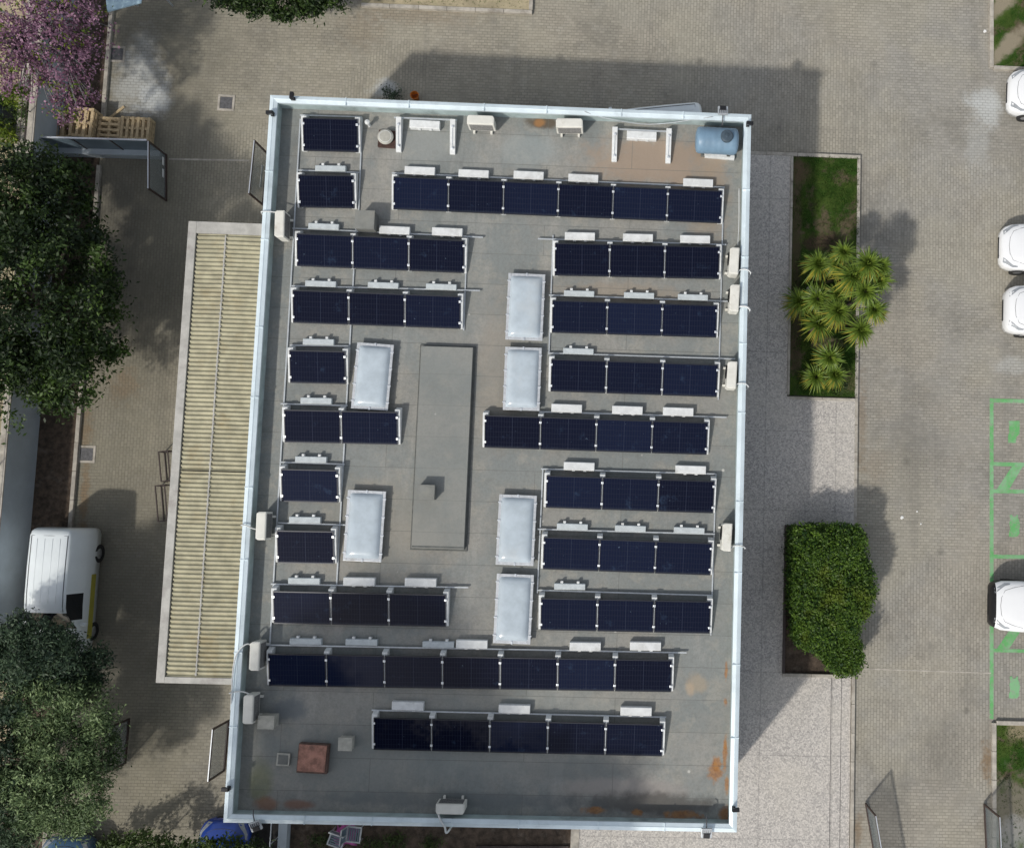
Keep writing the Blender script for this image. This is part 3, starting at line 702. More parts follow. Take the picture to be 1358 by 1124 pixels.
# ================================================================== ROOF EQUIPMENT
def quadrect(tl, tr, br, bl, z):
    a, b, c, d = at(*tl, z), at(*tr, z), at(*br, z), at(*bl, z)
    ctr = (a+b+c+d)/4; return ctr, ((b-a).length+(c-d).length)/2, ((a-d).length+(b-c).length)/2, math.atan2((b-a).y+(c-d).y, (b-a).x+(c-d).x)
def skylight(tl, tr, br, bl, lb):
    c, W, L, ang = quadrect(tl, tr, br, bl, ZR+.22)
    t = thing('skylight', (c.x, c.y, ZR), ang, lb, 'skylight', 'domed skylights between the panel rows')
    m = MB(); m.box((0, 0, .105), (W-.1, L-.1, .2)); m.build('kerb_frame', 'feltside', t, bevel=.01)
    m = MB()
    for s_ in (-1, 1):
        m.box((s_*(W/2-.05), 0, .222), (.10, L, .035)); m.box((0, s_*(L/2-.055), .222), (W-.205, .11, .035))
    m.build('rim', 'domefr', t, bevel=.008)
    # pillow dome
    nx, ny = 18, 30; a, b = W/2-.075, L/2-.085; m = MB(); vs = []; fs = []
    for j in range(ny+1):
        for i in range(nx+1):
            u, v = -1+2*i/nx, -1+2*j/ny
            h = ((1-abs(u)**4.5)*(1-abs(v)**8))
            vs.append((u*a, v*b, .232+.15*max(0, h)**.6))
    for j in range(ny):
        for i in range(nx): fs.append((j*(nx+1)+i, j*(nx+1)+i+1, (j+1)*(nx+1)+i+1, (j+1)*(nx+1)+i))
    m.add(vs, fs); m.build('dome', 'dome', t, smooth=True)
    for s_ in (-1, 1):
        for k in range(4):
            m = MB(); m.box((s_*(W/2-.03), -L/2+.25+k*(L-.5)/3, .25), (.1, .04, .03)); m.build('clip', 'alu', t)
        m = MB(); m.box((0, s_*(L/2-.03), .25), (.05, .09, .03)); m.build('clip', 'alu', t)
skylight((674, 362), (723, 364), (719.5, 452), (670.5, 450), 'domed skylight touching the first three-panel row on the right, uppermost of its column')
skylight((671, 460), (719, 461), (715, 545), (666, 543), 'domed skylight right above the four-panel row')
skylight((662, 655), (711.5, 657), (708, 750), (657.5, 748), 'domed skylight just below the four-panel row, right of the raised slab')
skylight((658.5, 760), (707.5, 762), (704, 854), (654.5, 852), 'domed skylight just above the seven-panel row, lowest of its column')
skylight((473, 454), (521, 457), (516, 545), (466.5, 541), 'domed skylight above the two-panel row, left of the raised slab')
skylight((461, 649), (511, 651.5), (507, 745), (455.5, 743), 'domed skylight above the lowest three-panel row on the left')

# round vent with a square rusty base
c = at(511, 181, ZR+.25); t = thing('round_vent', (c.x, c.y, ZR), R(-2), 'round white vent cap on a square dark rusty base', 'vent')
m = MB(); m.box((.03, -.02, .06), (.58, .56, .12)); m.build('base', simple('dark_rusty_base', (.065, .035, .028), .9, .4, 8), t, bevel=.01)
m = MB(); m.lathe([(.2, .1), (.2, .2), (.25, .2), (.255, .235), (.2, .27), (.1, .285), (0, .287)], (0, 0, 0), 32); m.build('cap', 'stone', t, smooth=False)
m = MB(); m.lathe([(.235, .243), (.19, .276), (.185, .272), (.23, .238)], (0, 0, 0), 32); m.build('cap_ring', 'white', t)
# little white vent pipe
c = at(487, 162, ZR+.3); t = thing('vent_pipe', (c.x, c.y, ZR), 0, 'tiny white vent pipe right of the top left corner panel', 'vent')
m = MB(); m.tube([(0, 0, 0), (0, 0, .3)], .05, 12); m.build('pipe', 'white', t)
m = MB(); m.lathe([(.05, .27), (.085, .28), (.08, .32), (.0, .35)], (0, 0, 0), 16); m.build('cap', 'white', t)
# box vents
def boxvent(px, py, w_, d_, h, lb, top='felt', side='feltside', ang=0.):
    c = at(px, py, ZR+h); t = thing('vent_box', (c.x, c.y, ZR), ang, lb, 'vent box')
    m = MB(); m.box((0, 0, (h-.04)/2), (w_-.03, d_-.03, h-.04)); m.build('shaft', side, t)
    m = MB(); m.box((0, 0, h-.02), (w_, d_, .045)); m.build('cover', top, t, bevel=.008)
boxvent(483.5, 291, .62, .60, .55, 'tall grey felt covered vent box above the first three-panel row')
boxvent(564.5, 652.5, .55, .47, .55, 'grey vent box standing on the edge of the long raised slab')
boxvent(457.5, 986.5, .42, .40, .35, 'pale concrete vent block alone, left of the five-panel row', 'stone', 'stone')
boxvent(352.5, 957.5, .50, .40, .45, 'beige topped vent block beside the lowest left air conditioner', 'stone', 'stone')
c = at(375, 1007, ZR+.1); t = thing('drain_cover', (c.x, c.y, ZR), R(-2), 'small square grey stone cover left of the rusty hatch', 'cover')
m = MB(); m.box((0, 0, .04), (.40, .38, .08)); m.build('slab', 'stone', t, bevel=.015)
m = MB(); m.box((0, 0, .085), (.3, .28, .02)); m.build('lid', 'feltside', t, bevel=.01)
c = at(414, 1006, ZR+.25); t = thing('roof_hatch', (c.x, c.y, ZR), R(-2), 'square roof hatch with a flaking rust red lid', 'hatch')
m = MB(); m.box((0, 0, .11), (.92, .88, .22)); m.build('kerb_frame', simple('hatch_kerb', (.12, .075, .06), .9, .3, 6), t, bevel=.02)
m = MB(); m.box((-.01, .02, .235), (.84, .80, .04)); m.build('lid', 'rusty', t, bevel=.012)

# blue tank lying on its side
a, b = at(922, 186, ZR+.45), at(979, 189, ZR+.45); u = b-a; c = (a+b)/2
t = thing('water_tank', (c.x, c.y, ZR), math.atan2(u.y, u.x), 'faded blue cylindrical water tank lying in the top right corner', 'tank')
L = u.length; r_ = .42; m = MB()
prof = [(0, -L/2), (r_*.6, -L/2+.01), (r_*.9, -L/2+.05), (r_, -L/2+.12)]
for k in range(1, 6):
    xx = -L/2+.12+(L-.24)*k/6; prof += [(r_, xx-.04), (r_*.988, xx), (r_, xx+.04)]
prof += [(r_, L/2-.12), (r_*.9, L/2-.05), (r_*.6, L/2-.01), (0, L/2)]
m.lathe(prof, (0, 0, r_+.06), 36, 'x'); m.build('tank_shell', 'tank', t, smooth=True)
m = MB(); m.lathe([(.2, 2*r_-.02), (.2, 2*r_+.07), (.17, 2*r_+.10), (.06, 2*r_+.11), (.05, 2*r_+.13), (0, 2*r_+.13)], (L/2-.42, 0, .05), 24); m.build('lid', 'tanklid', t)
for s_ in (-1, 1):
    m = MB(); m.extr([(-.38, 0), (.38, 0), (.38, .2), (.2, .1), (-.2, .1), (-.38, .2)], s_*.42-.05, s_*.42+.05); m.build('cradle', 'feltside', t)
c = at(952.5, 207, ZR+.12); t = thing('kerb_block', (c.x, c.y, ZR), R(-3), 'broken white concrete block lying beside the blue tank', 'concrete block')
m = MB(); m.box((.05, 0, .07), (.98, .14, .14)); m.build('bar', 'white', t, bevel=.02)
m = MB(); m.prism([(-.48, .0), (-.40, .12), (-.22, .2), (-.1, .17), (-.08, .06), (-.2, .075), (-.42, -.02)], .01, .2); m.build('broken_lump', 'white', t, bevel=.02)

# air conditioners
def make_ac(label):
    t = thing('air_conditioner', (0, 0, 0), 0, label, 'air conditioner', 'outdoor air conditioning units around the roof edge')
    W, D, H = .86, .30, .56
    m = MB(); m.prism([(-W/2, D/2), (-W/2, -D/2+.07), (-W/2+.05, -D/2), (W/2-.05, -D/2), (W/2, -D/2+.07), (W/2, D/2)], .1, H+.1); m.build('casing', 'acwhite', t, bevel=.018)
    m = MB(); m.box((0, .0, H+.103), (W-.06, D-.05, .012)); m.build('top_panel', 'acwhite', t, bevel=.005)
    m = MB(); m.lathe([(.21, -.012), (.225, -.02), (.225, .02), (.21, .02)], (-.12, -D/2, H/2+.1), 28, 'y')
    for k in range(8):
        a = k*math.pi/8; m.box((-.12+0, -D/2-.006, H/2+.1), (.006, .006, .42))
    for k in range(1, 5): m.lathe([(.045*k, -.01), (.045*k+.006, -.01), (.045*k+.006, -.002), (.045*k, -.002)], (-.12, -D/2, H/2+.1), 24, 'y')
    m.build('fan_grille', 'black', t)
    m = MB(); m.lathe([(0, -.003), (.205, -.003)], (-.12, -D/2, H/2+.1), 28, 'y'); m.build('fan_opening', 'black', t)
    for s_ in (-1, 1):
        m = MB(); m.box((s_*.28, 0, .05), (.07, D+.16, .1)); m.build('foot', 'acwhite', t, bevel=.006)
    m = MB()
    for k in range(9): m.box((0, D/2+.004, .17+k*.05), (W-.12, .008, .02))
    m.build('rear_grille', 'iron', t); return t
KA = Kind(make_ac)
acs = [(637.5, 159.5, 180, 'white air conditioner under the top parapet, left of the rusty stain'), (755, 163.5, 182, 'white air conditioner beside the rusty stain under the top parapet'),
 (371, 297, 272, 'white air conditioner inside the left parapet, beside the canopy top corner'), (346.5, 697, 271, 'white air conditioner by the left parapet level with the lowest single panel'),
 (338, 869.5, 271, 'white air conditioner at the left end of the seven-panel row'), (329.5, 940, 271, 'grey topped air conditioner beside the beige vent block'),
 (973.5, 346, 268, 'white air conditioner by the right parapet, level with first right three-panel row'), (974, 395, 268, 'white air conditioner by the right parapet, level with second right three-panel row'),
 (970.5, 497, 268, 'white air conditioner by the right parapet, level with third right three-panel row'), (963.8, 712, 268, 'white air conditioner by the right parapet, level with fifth right three-panel row'),
 (597, 1072, 0, 'white air conditioner alone beside the bottom parapet')]
AC = []
for px, py, ang, lb in acs:
    c = at(px, py, ZR+.62); c.z = ZR+.002; AC.append(c); KA.put(c, R(ang), lb)
def hose(pts, r_, lb, mat='white', cat='pipe'):
    # smooth
    P_ = [Vector(p) for p in pts]; out = []
    for i in range(len(P_)-1):
        p0, p1, p2, p3 = P_[max(i-1, 0)], P_[i], P_[i+1], P_[min(i+2, len(P_)-1)]
        for k in range(6):
            s_ = k/6; out.append(.5*((2*p1)+(p2-p0)*s_+(2*p0-5*p1+4*p2-p3)*s_*s_+(3*p1-p0-3*p2+p3)*s_**3))
    out.append(P_[-1]); m = MB(); m.tube(out, r_, 8); o = m.build('hose', mat, None, smooth=True); return tag(o, lb, cat)
zt = ZP+.06
for i, lb in ((6, 'white hose from the upper right air conditioner over the right parapet'), (7, 'thick white hose of the second right air conditioner over the parapet'), (8, 'white hose of the third right air conditioner over the parapet'), (9, 'thin looped hose of the lowest right air conditioner over the parapet')):
    c = AC[i]; y = c.y-.38
    hose([(c.x, y+.08, ZR+.35), (c.x+.12, y, ZR+.42), (X1-TW-.05, y+.10, zt-.02), (X1-TW/2, y+.13, zt+.03), (X1+.05, y+.08, zt-.05), (X1+.09, y+.03, ZP-.5), (X1+.06, y+.03, .5)], .03 if i == 7 else .02, lb)
c = AC[3]; hose([(c.x-.1, c.y-.1, ZR+.4), (c.x-.25, c.y-.1, ZP), (X0+TW/2, c.y, zt+.03), (X0-.03, c.y-.0, zt-.08), (X0-.05, c.y, ZP-1.2)], .02, 'white hose from the middle left air conditioner over the left parapet')
c = AC[4]; hose([(c.x-.1, c.y+.2, ZR+.4), (c.x-.28, c.y+.35, ZP+.05), (X0+TW*.6, c.y+.1, zt+.03), (X0+.03, c.y-.4, zt+.02), (X0-.03, c.y-1.6, ZP-.1), (X0-.5, c.y-1.75, ZP-1.3)], .022, 'white hose curving over left parapet towards the canopy lower corner')
c = AC[5]; hose([(c.x-.05, c.y+.4, ZR+.4), (c.x-.25, c.y+.5, ZP+.02), (X0+TW/2, c.y+.5, zt+.02), (X0-.04, c.y+.45, zt-.05), (X0-.06, c.y+.4, ZP-1.5)], .02, 'white hose from the lowest left air conditioner over the left parapet')
c = AC[2]; hose([(c.x-.05, c.y+.38, ZR+.5), (c.x-.2, c.y+.4, ZP+.03), (X0+TW/2, c.y+.4, zt+.02), (X0-.05, c.y+.38, zt-.1), (X0-.07, c.y+.3, ZP-1.)], .02, 'thin white hose at the canopy top corner over the left parapet')
c = AC[10]; hose([(c.x-.4, c.y-.1, ZR+.45), (c.x-.33, c.y-.28, ZP+.02), (c.x-.15, Y0+.03, zt+.02), (c.x-.02, Y0-.10, zt-.1), (c.x-.0, Y0-.06, .6)], .03, 'white hose from the lone lower air conditioner over the bottom parapet')
a, b, c_, d = at(775, 148, ZP+.04), at(800, 156, ZP-.1), at(860, 165, ZP-.32), at(925, 158, ZP-.05)
hose([a, b, c_, d, at(945, 155, ZP+.05)], .014, 'thin pale cable sagging along the inside of the top parapet', 'galv', 'cable')
a, b = at(978, 240, ZR+.25), at(977, 330, ZR+.25); hose([at(980, 250, ZR+.3), at(980, 290, ZR+.2), at(978.5, 325, ZR+.3)], .012, 'thin upright cable above the upper right air conditioner', 'white', 'cable')
# small white items on the bottom left coping
a, b = at(392, 1079, ZP+.02), at(420, 1080, ZP+.02)

# cameras on the coping corners
def make_cam(label):
    t = thing('security_camera', (0, 0, 0), 0, label, 'camera', 'small black cameras on the parapet corners')
    m = MB(); m.box((0, 0, .03), (.12, .10, .06)); m.build('mount', 'black', t)
    m = MB(); m.tube([(0, 0, .05), (0, .01, .12)], .022, 8); m.build('arm', 'black', t)
    m = MB(); m.box((0, .05, .17), (.115, .22, .11), 0, R(-10)); m.build('housing', 'black', t, bevel=.012)
    m = MB(); m.lathe([(0, .012), (.035, .012), (.04, 0)], (0, .155, .15), 14, 'y'); m.build('lens', 'glass', t)
    return t
KC = Kind(make_cam)
for px, py, ang, lb in ((388, 130, 0, 'black camera on the top parapet near its left corner'), (361, 151, 90, 'black camera on the left parapet just below its top corner'),
    (992, 165, -90, 'black camera on the right parapet just below its top corner'), (975.5, 1072, -90, 'black camera on the right parapet just above its bottom corner'), (302, 1045, 90, 'black camera on the left parapet near its bottom corner')):
    c = at(px, py, ZP+.1); c.x = min(max(c.x, X0+.12), X1-.12); c.y = min(max(c.y, Y0+.12), Y1-.12); c.z = ZP+.02; KC.put(c, R(ang), lb)
def make_flood(label):
    t = thing('floodlight', (0, 0, 0), 0, label, 'floodlight', 'grey floodlights bracketed to the parapet')
    m = MB(); m.tube([(0, -.34, -.05), (0, -.2, .06), (0, .02, .1)], .018, 8); m.build('bracket', 'iron', t)
    m = MB(); m.box((0, .12, .10), (.33, .30, .07), 0, R(-14)); m.build('housing', 'galv', t, bevel=.012)
    m = MB(); m.box((0, .20, .125), (.2, .15, .05), 0, R(-14)); m.build('driver_box', 'black', t, bevel=.01)
    m = MB()
    for k in range(5): m.box((-.12+.06*k, .08, .155), (.01, .14, .035), 0, R(-14))
    m.build('cooling_fin', 'iron', t); return t
KF = Kind(make_flood)
for px, py, ang, lb in ((958.5, 152, 0, 'grey floodlight on the top parapet beside the blue tank'), (937, 1098, 180, 'grey floodlight on the bottom parapet near its right corner'), (338, 1089, 200, 'dark tilted floodlight on the bottom parapet above the blue car')):
    c = at(px, py, ZP+.1); c.z = ZP+.02; KF.put(c, R(ang), lb)
# ================================================================== CANOPY ALONG THE WEST WALL
ZC = 3.1
tl_, bl_ = at(250, 293, ZC), at(206.5, 905, ZC)
cx0 = (tl_.x+bl_.x)/2; cy1 = tl_.y; cy0 = bl_.y; cx1 = X0+.02
t = thing('canopy', ((cx0+cx1)/2, (cy0+cy1)/2, 0), 0, 'long canopy with tan corrugated sheets along the building left side', 'canopy')
m = MB(); rw = .27
m.box((cx0+rw/2, (cy0+cy1)/2, ZC-.12), (rw, cy1-cy0, .24))
m.box(((cx0+rw+cx1)/2, cy1-.2, ZC-.12), (cx1-cx0-rw-.004, .40, .24)); m.box(((cx0+rw+cx1)/2, cy0+.10, ZC-.118), (cx1-cx0-rw-.004, .20, .24))
sub('rim', m, 'rim', t, bevel=.012)
m = MB(); m.box(((cx0+cx1)/2, (cy0+cy1)/2, ZC-.29), (cx1-cx0-.1, cy1-cy0-.1, .06)); sub('soffit', m, 'rim', t)
m = MB(); m.box((cx0+.16, cy0+.1, (ZC-.26)/2), (.2, .2, ZC-.26))
for k in range(6):
    m = MB(); yy = cy0+.2+(cy1-cy0-.4)*k/5; m.box((cx0+.2, yy, (ZC-.322)/2), (.2, .2, ZC-.322)); sub('column', m, 'rim', t)
xm = (at(298, 312, ZC).x+at(261, 893, ZC).x)/2
pitch = .1475
def corr(xa_, xb_, za, zb, y0_, y1_, name):
    n = int((y1_-y0_)/pitch*8); vs = []; fs = []; th = .01
    for i in range(n+1):
        y = y0_+(y1_-y0_)*i/n; ph = (y-y0_)/pitch*2*math.pi; dz = .028*math.cos(ph)
        for q, (x, z) in enumerate(((xa_, za), (xb_, zb))): vs.append((x, y, z+dz)); 
        for q, (x, z) in enumerate(((xa_, za), (xb_, zb))): vs.append((x, y, z+dz-th))
    for i in range(n):
        a = i*4; b = a+4
        fs += [(a, a+1, b+1, b), (a+2, b+2, b+3, a+3), (a, b, b+2, a+2), (a+1, a+3, b+3, b+1)]
    m = MB(); m.add(vs, fs); return sub(name, m, 'tan', t, smooth=False)
ymid = at(280, 625, ZC).y
for (ya, yb) in ((cy0+.21, ymid-.01), (ymid+.03, cy1-.41)):
    corr(cx0+rw+.03, xm+.004, ZC-.06, ZC-.01, ya, yb, 'corrugated_sheet'); corr(xm+.016, cx1-.1, ZC-.01, ZC-.06, ya, yb, 'corrugated_sheet')
m = MB(); m.box((xm+.01, (cy0+cy1)/2-.1, ZC+.008), (.04, cy1-cy0-.7, .03))
for k in range(0, int((cy1-cy0-.8)/pitch)): m.box((xm+.01+(.012 if k % 2 else -.012), cy0+.3+k*pitch, ZC+.007), (.07, .045, .02))
sub('ridge_strip', m, 'rim', t)
m = MB(); m.box((cx1-.055, (cy0+cy1)/2, ZC-.03), (.05, cy1-cy0-.65, .03)); sub('wall_flashing', m, 'galv', t)

# ================================================================== FENCES, GATES AND WALLS
def gate(p, q, h, lb, mat='screen', mid=True, dirt=False, z0=.06, cat='gate', name='metal_gate'):
    a, b = at(*p), at(*q); u = b-a; L = u.length
    t = thing(name, (a.x, a.y, 0), math.atan2(u.y, u.x), lb, cat)
    m = MB()
    for x in (.03, L-.03): m.box((x, 0, z0+(h-z0)/2), (.06, .05, h-z0))
    m.box((L/2, 0, h-.03), (L-.124, .05, .055)); m.box((L/2, 0, z0+.06), (L-.124, .05, .12))
    m.build('frame', 'brown', t)
    m = MB(); m.box((L/2, 0, (h+z0)/2), (L-.11, .006, h-z0-.14)); m.build('screen', mat, t)
    m = MB(); m.box((L/2, 0, h+.008), (L-.05, .03, .02)); m.build('top_bar', 'alu', t)
    return t, L
gt, L = gate((222, 268), (222, 206), 1.45, 'brown framed wire gate leaf standing open right of the pallets')
for yy in (.25*L+.5, .25*L+.95):
    m = MB(); m.box((yy, -.04, .42), (.3, .012, .12)); m.build('sign_plate', 'white', gt)
gt2, L = gate((350, 274), (357, 205), 1.45, 'brown framed wire gate leaf folded against the building above the canopy')
m = MB(); m.box((L*.62, .04, .4), (.36, .012, .14)); m.build('sign_plate', 'white', gt2)
m = MB(); m.box((L*.42, .04, .4), (.5, .012, .14)); m.build('sign_plate', 'white', gt2)
gate((299, 1021), (305, 953), 1.45, 'wire gate leaf beside the building above the bright blue car')
gate((173, 951), (168, 1011), 1.35, 'dark brown gate leaf half hidden by the pale olive tree')
gate((1147, 1063), (1166, 1175), 1.45, 'wire gate leaf beside the stepped pavement casting a mesh shadow')
gate((1304, 1064), (1309, 1175), 1.5, 'wire gate leaf standing at the edge of the lower right lawn')
# low white wall with grey panels between the boundary wall and the open gate
wl, wr = at(74, 208), at(219, 212)
t = thing('panel_fence', ((wl.x+wr.x)/2, (wl.y+wr.y)/2, 0), math.atan2(wr.y-wl.y, wr.x-wl.x), 'grey panel fence on a low white wall in front of the pallets', 'fence')
L = (wr-wl).length
m = MB(); m.box((0, .13, .2), (L, .26, .4)); m.build('low_wall', 'wallp', t, bevel=.01)
for k in range(3):
    x0_ = -L/2+L*k/3; m = MB(); m.box((x0_+L/6, .2, .9), (L/3-.06, .02, .95)); m.build('panel', 'glasspan', t)
for k in range(4):
    m = MB(); m.box((-L/2+.03+(L-.06)*k/3, .2, .9), (.05, .045, .998)); m.build('post', 'brown', t)
m = MB(); m.box((0, .2, 1.415), (L, .06, .03)); m.build('top_bar', 'alu', t)
# boundary wall
HW = 1.75
wy1, wy0 = 26., at(44, 870).y
t = thing('boundary_wall', (xwall-.1, (wy0+wy1)/2, 0), 0, 'tall white boundary wall running down behind the white van', 'wall')
m = MB(); m.box((xwall-.1, (wy0+wy1)/2, HW/2), (.2, wy1-wy0, HW)); sub('wall_face', m, 'wallp', t)
m = MB(); m.box((xwall-.1, (wy0+wy1)/2, HW+.025), (.24, wy1-wy0, .05)); sub('wall_cap', m, 'kerb', t)
m = MB()
for k in range(16):
    yy = wy0+.5+(wy1-wy0-1)*k/15; m.tube([(xwall-.16, yy, HW+.05), (xwall-.16, yy, HW+.55)], .02, 6)
m.tube([(xwall-.16, wy0+.3, HW+.5), (xwall-.16, wy1-.3, HW+.5)], .012, 6); m.tube([(xwall-.16, wy0+.3, HW+.25), (xwall-.16, wy1-.3, HW+.25)], .012, 6)
sub('wire_fence', m, 'rackm', t)
# neighbour's plot beyond the wall
m = MB(); m.prism([(xwall-.25, -40), (xwall-60, -40), (xwall-60, 60), (xwall-.25, 60)], -.2, .03)
struct(m.build('neighbour_ground', 'sand'))
pw = at(30, 150, .9).x
t = thing('rendered_wall', (pw, 14.6, 0), 0, 'low pinkish rendered wall in the plot behind the pink tree', 'wall')
m = MB(); m.box((pw, 14.6, .45), (.25, 7.5, .9)); sub('wall_face', m, 'pinkwall', t); m = MB(); m.box((pw, 14.6, .92), (.3, 7.5, .05)); sub('wall_cap', m, 'kerb', t)
q = at(10, 175, .5); t = thing('glass_screen', (q.x, q.y, 0), R(88), 'pale glass screen panel standing at the left edge below the pink tree', 'screen')
m = MB(); m.box((.5, 0, .6), (1.2, .02, 1.1)); m.build('pane', 'glasspan', t); m = MB(); m.box((.5, 0, 1.17), (1.24, .05, .05)); m.build('top_bar', 'alu', t)
for s_ in (-.1, 1.1):
    m = MB(); m.box((s_, 0, .58), (.05, .05, 1.16)); m.build('post', 'alu', t)
# pale blue awning at the top edge
z = 2.3; a, b, c, d = at(136, -40, z), at(192, -40, z), at(187, 4, z), at(142, 16, z)
t = thing('awning', ((a.x+c.x)/2, (a.y+c.y)/2, 0), 0, 'pale blue awning sheet at the top edge right of the pink tree', 'awning')
m = MB(); m.prism([(p.x, p.y) for p in (a, b, c, d)], z-.05, z); sub('sheet', m, 'bluesheet', t, bevel=.01)
for p in (a, b):
    v = ((a+b+c+d)/4-p).normalized()*.12; m = MB(); m.tube([(p.x+v.x, p.y+v.y, 0), (p.x+v.x, p.y+v.y, z-.051)], .035, 8); sub('post', m, 'galv', t)

# ================================================================== YARD ITEMS
def manhole(px, py, s_, lb, ang=0.):
    c = at(px, py); t = thing('manhole_cover', (c.x, c.y, 0), ang, lb, 'manhole cover')
    m = MB(); w_ = s_*.13
    for k in (-1, 1):
        m.box((k*(s_/2-w_/2), 0, .003), (w_, s_, .03)); m.box((0, k*(s_/2-w_/2), .003), (s_-2*w_-.004, w_, .03))
    m.build('surround', 'kerb', t)
    m = MB(); m.box((0, 0, .0), (s_-2*w_-.02, s_-2*w_-.02, .025)); m.box((0, 0, .012), (.12, .03, .012)); m.build('plate', 'iron', t); return t
manhole(300, 136.5, .62, 'square manhole cover with pale concrete surround in the upper left yard', R(-1))
manhole(155, 72, .62, 'dark manhole cover beside the kerb near the pink tree')
manhole(115, 602, .62, 'dark manhole cover beside the kerb above the white van')
def pallet(px, py, w_, d_, n, lb, ang=0., tilt=0):
    c = at(px, py, .14*n); t = thing('wooden_pallet', (c.x, c.y, .032 if px < 100 else 0), ang, lb, 'pallet', 'wooden pallets behind the panel fence')
    for j in range(n):
        z = j*.145; m = MB()
        k_ = int(w_/.17)
        for k in range(k_): m.box((-w_/2+.05+(w_-.1)*k/(k_-1), 0, z+.13), (.095, d_, .022))
        m.build('deck_board', 'wood', t)
        m = MB()
        for s_ in (-1, 0, 1): m.box((0, s_*(d_/2-.05), z+.0715), (w_, .09, .09))
        m.build('stringer', 'wood', t)
        m = MB()
        for s_ in (-1, 0, 1): m.box((s_*(w_/2-.06), 0, z+.0125), (.1, d_, .022))
        m.build('base_board', 'wood', t)
pallet(80, 165, .85, 1.0, 3, 'wooden pallet stack nearest the white wall behind the panel fence', R(2))
pallet(108, 162, .8, 1.1, 5, 'tallest wooden pallet stack under the pink blossom', R(-3))
pallet(144, 172, .95, .8, 3, 'wooden pallet stack in the middle behind the panel fence', R(89))
pallet(179, 170, 1.05, .85, 3, 'wooden pallet stack nearest the open gate leaf', R(-1))
# plank leaning by the pallets
a, b = at(140, 160, .06), at(164, 141, .06); m = MB(); m.box((0, 0, .02), ((b-a).length, .09, .03)); o = m.build('wood_plank', 'wood', None); o.location = ((a.x+b.x)/2, (a.y+b.y)/2, .01); o.rotation_euler = (0, 0, math.atan2(b.y-a.y, b.x-a.x)); tag(o, 'narrow wooden plank lying on the paving above the pallets', 'plank')
def rack(tl, tr, br, bl, lb):
    c, W, L, ang = quadrect(tl, tr, br, bl, .45); t = thing('bench_frame', (c.x, c.y, 0), ang, lb, 'bench frame', 'dark metal bench frames beside the canopy')
    m = MB(); z = .45
    for s_ in (-1, 1): m.box((s_*W/2, 0, z), (.035, L+.035, .04)); m.box((0, s_*L/2, z), (W-.036, .035, .04))
    m.build('top_frame', 'rackm', t)
    m = MB()
    for s_ in (-1, 1): m.box((s_*W/2, 0, .02), (.03, L, .03)); m.box((0, s_*L/2*.98, .021), (W-.031, .03, .03))
    m.build('floor_frame', 'rackm', t)
    for sx in (-1, 1):
        for sy in (-1, 1):
            m = MB(); m.box((sx*W/2, sy*L/2, .2), (.034, .034, .46)); m.build('leg', 'rackm', t)
rack((213, 599), (226, 597), (222, 637), (211, 638), 'dark empty bench frame beside the canopy, upper one')
rack((208.5, 644), (221, 642), (219, 690), (207, 691), 'dark empty bench frame beside the canopy, lower one')
# orange box and weed by the north wall
c = at(550, 127, .3); t = thing('orange_bucket', (c.x, c.y, 0), R(10), 'small orange bucket standing against the top wall', 'bucket')
m = MB(); m.lathe([(0, .01), (.1, .01), (.15, .34), (.165, .36), (.15, .37), (.14, .35), (.095, .04), (0, .04)], (0, 0, 0), 20); m.build('pail', 'orange', t, smooth=True)
m = MB(); m.tube([(.15*math.cos(k*.314), .05, .35-.12*math.sin(k*.314)) for k in range(11)], .008, 6); m.build('handle', 'iron', t)
# white litter
for i, (px, py, lb) in enumerate(((1196, 686, 'white paper scrap on the paving right of the hedge'), (1306, 42, 'white and yellow paper scrap at the upper right kerb'), (1216, 678, 'small pale paper scrap higher right of the hedge'), (1221, 694.5, 'small pale paper scrap lower right of the hedge'))):
    c = at(px, py); m = MB(); s_ = .07 if i < 2 else .035
    m.prism([(c.x-s_, c.y-s_*.4), (c.x-.2*s_, c.y-s_*.9), (c.x+s_*.9, c.y-.3*s_), (c.x+.6*s_, c.y+s_*.8), (c.x-.5*s_, c.y+.9*s_)], .005, .03); tag(m.build('paper_scrap', 'litter', None, bevel=.008), lb, 'litter')
# rail and strip wall south of the building
a = at(375.5, 1110, .35); t = thing('low_wall', (a.x, Y0-3, 0), 0, 'low pale wall leaving the bottom wall right of the bright blue car', 'wall')
m = MB(); m.box((a.x, Y0-3.0, .2), (.27, 5.9, .4)); sub('wall_face', m, 'wallp', t, bevel=.01); m = MB(); m.box((a.x, Y0-3.0, .42), (.3, 5.9, .04)); sub('wall_cap', m, 'wallp', t)
a = at(360, 1110, .8); t = thing('hand_rail', (a.x, Y0-3, 0), 0, 'thin pale handrail leaving the bottom wall beside the low wall', 'handrail')
m = MB(); m.tube([(a.x, Y0-.1, .9), (a.x, Y0-5.8, .9)], .022, 8); sub('top_tube', m, 'alu', t)
for k in range(4): m = MB(); m.tube([(a.x, Y0-.2-k*1.8, 0), (a.x, Y0-.2-k*1.8, .9)], .018, 8); sub('post', m, 'alu', t)
# dark slab next to it, with the shade there put into its colour
m = MB(); m.prism([(at(340, 1110).x, Y0-.06), (at(384, 1110).x, Y0-.06), (at(384, 1110).x, Y0-7), (at(340, 1110).x, Y0-7)], -.1, .012); struct(m.build('shade_strip', simple('shade_dark', (.035, .033, .032), .95, .3, 6)))
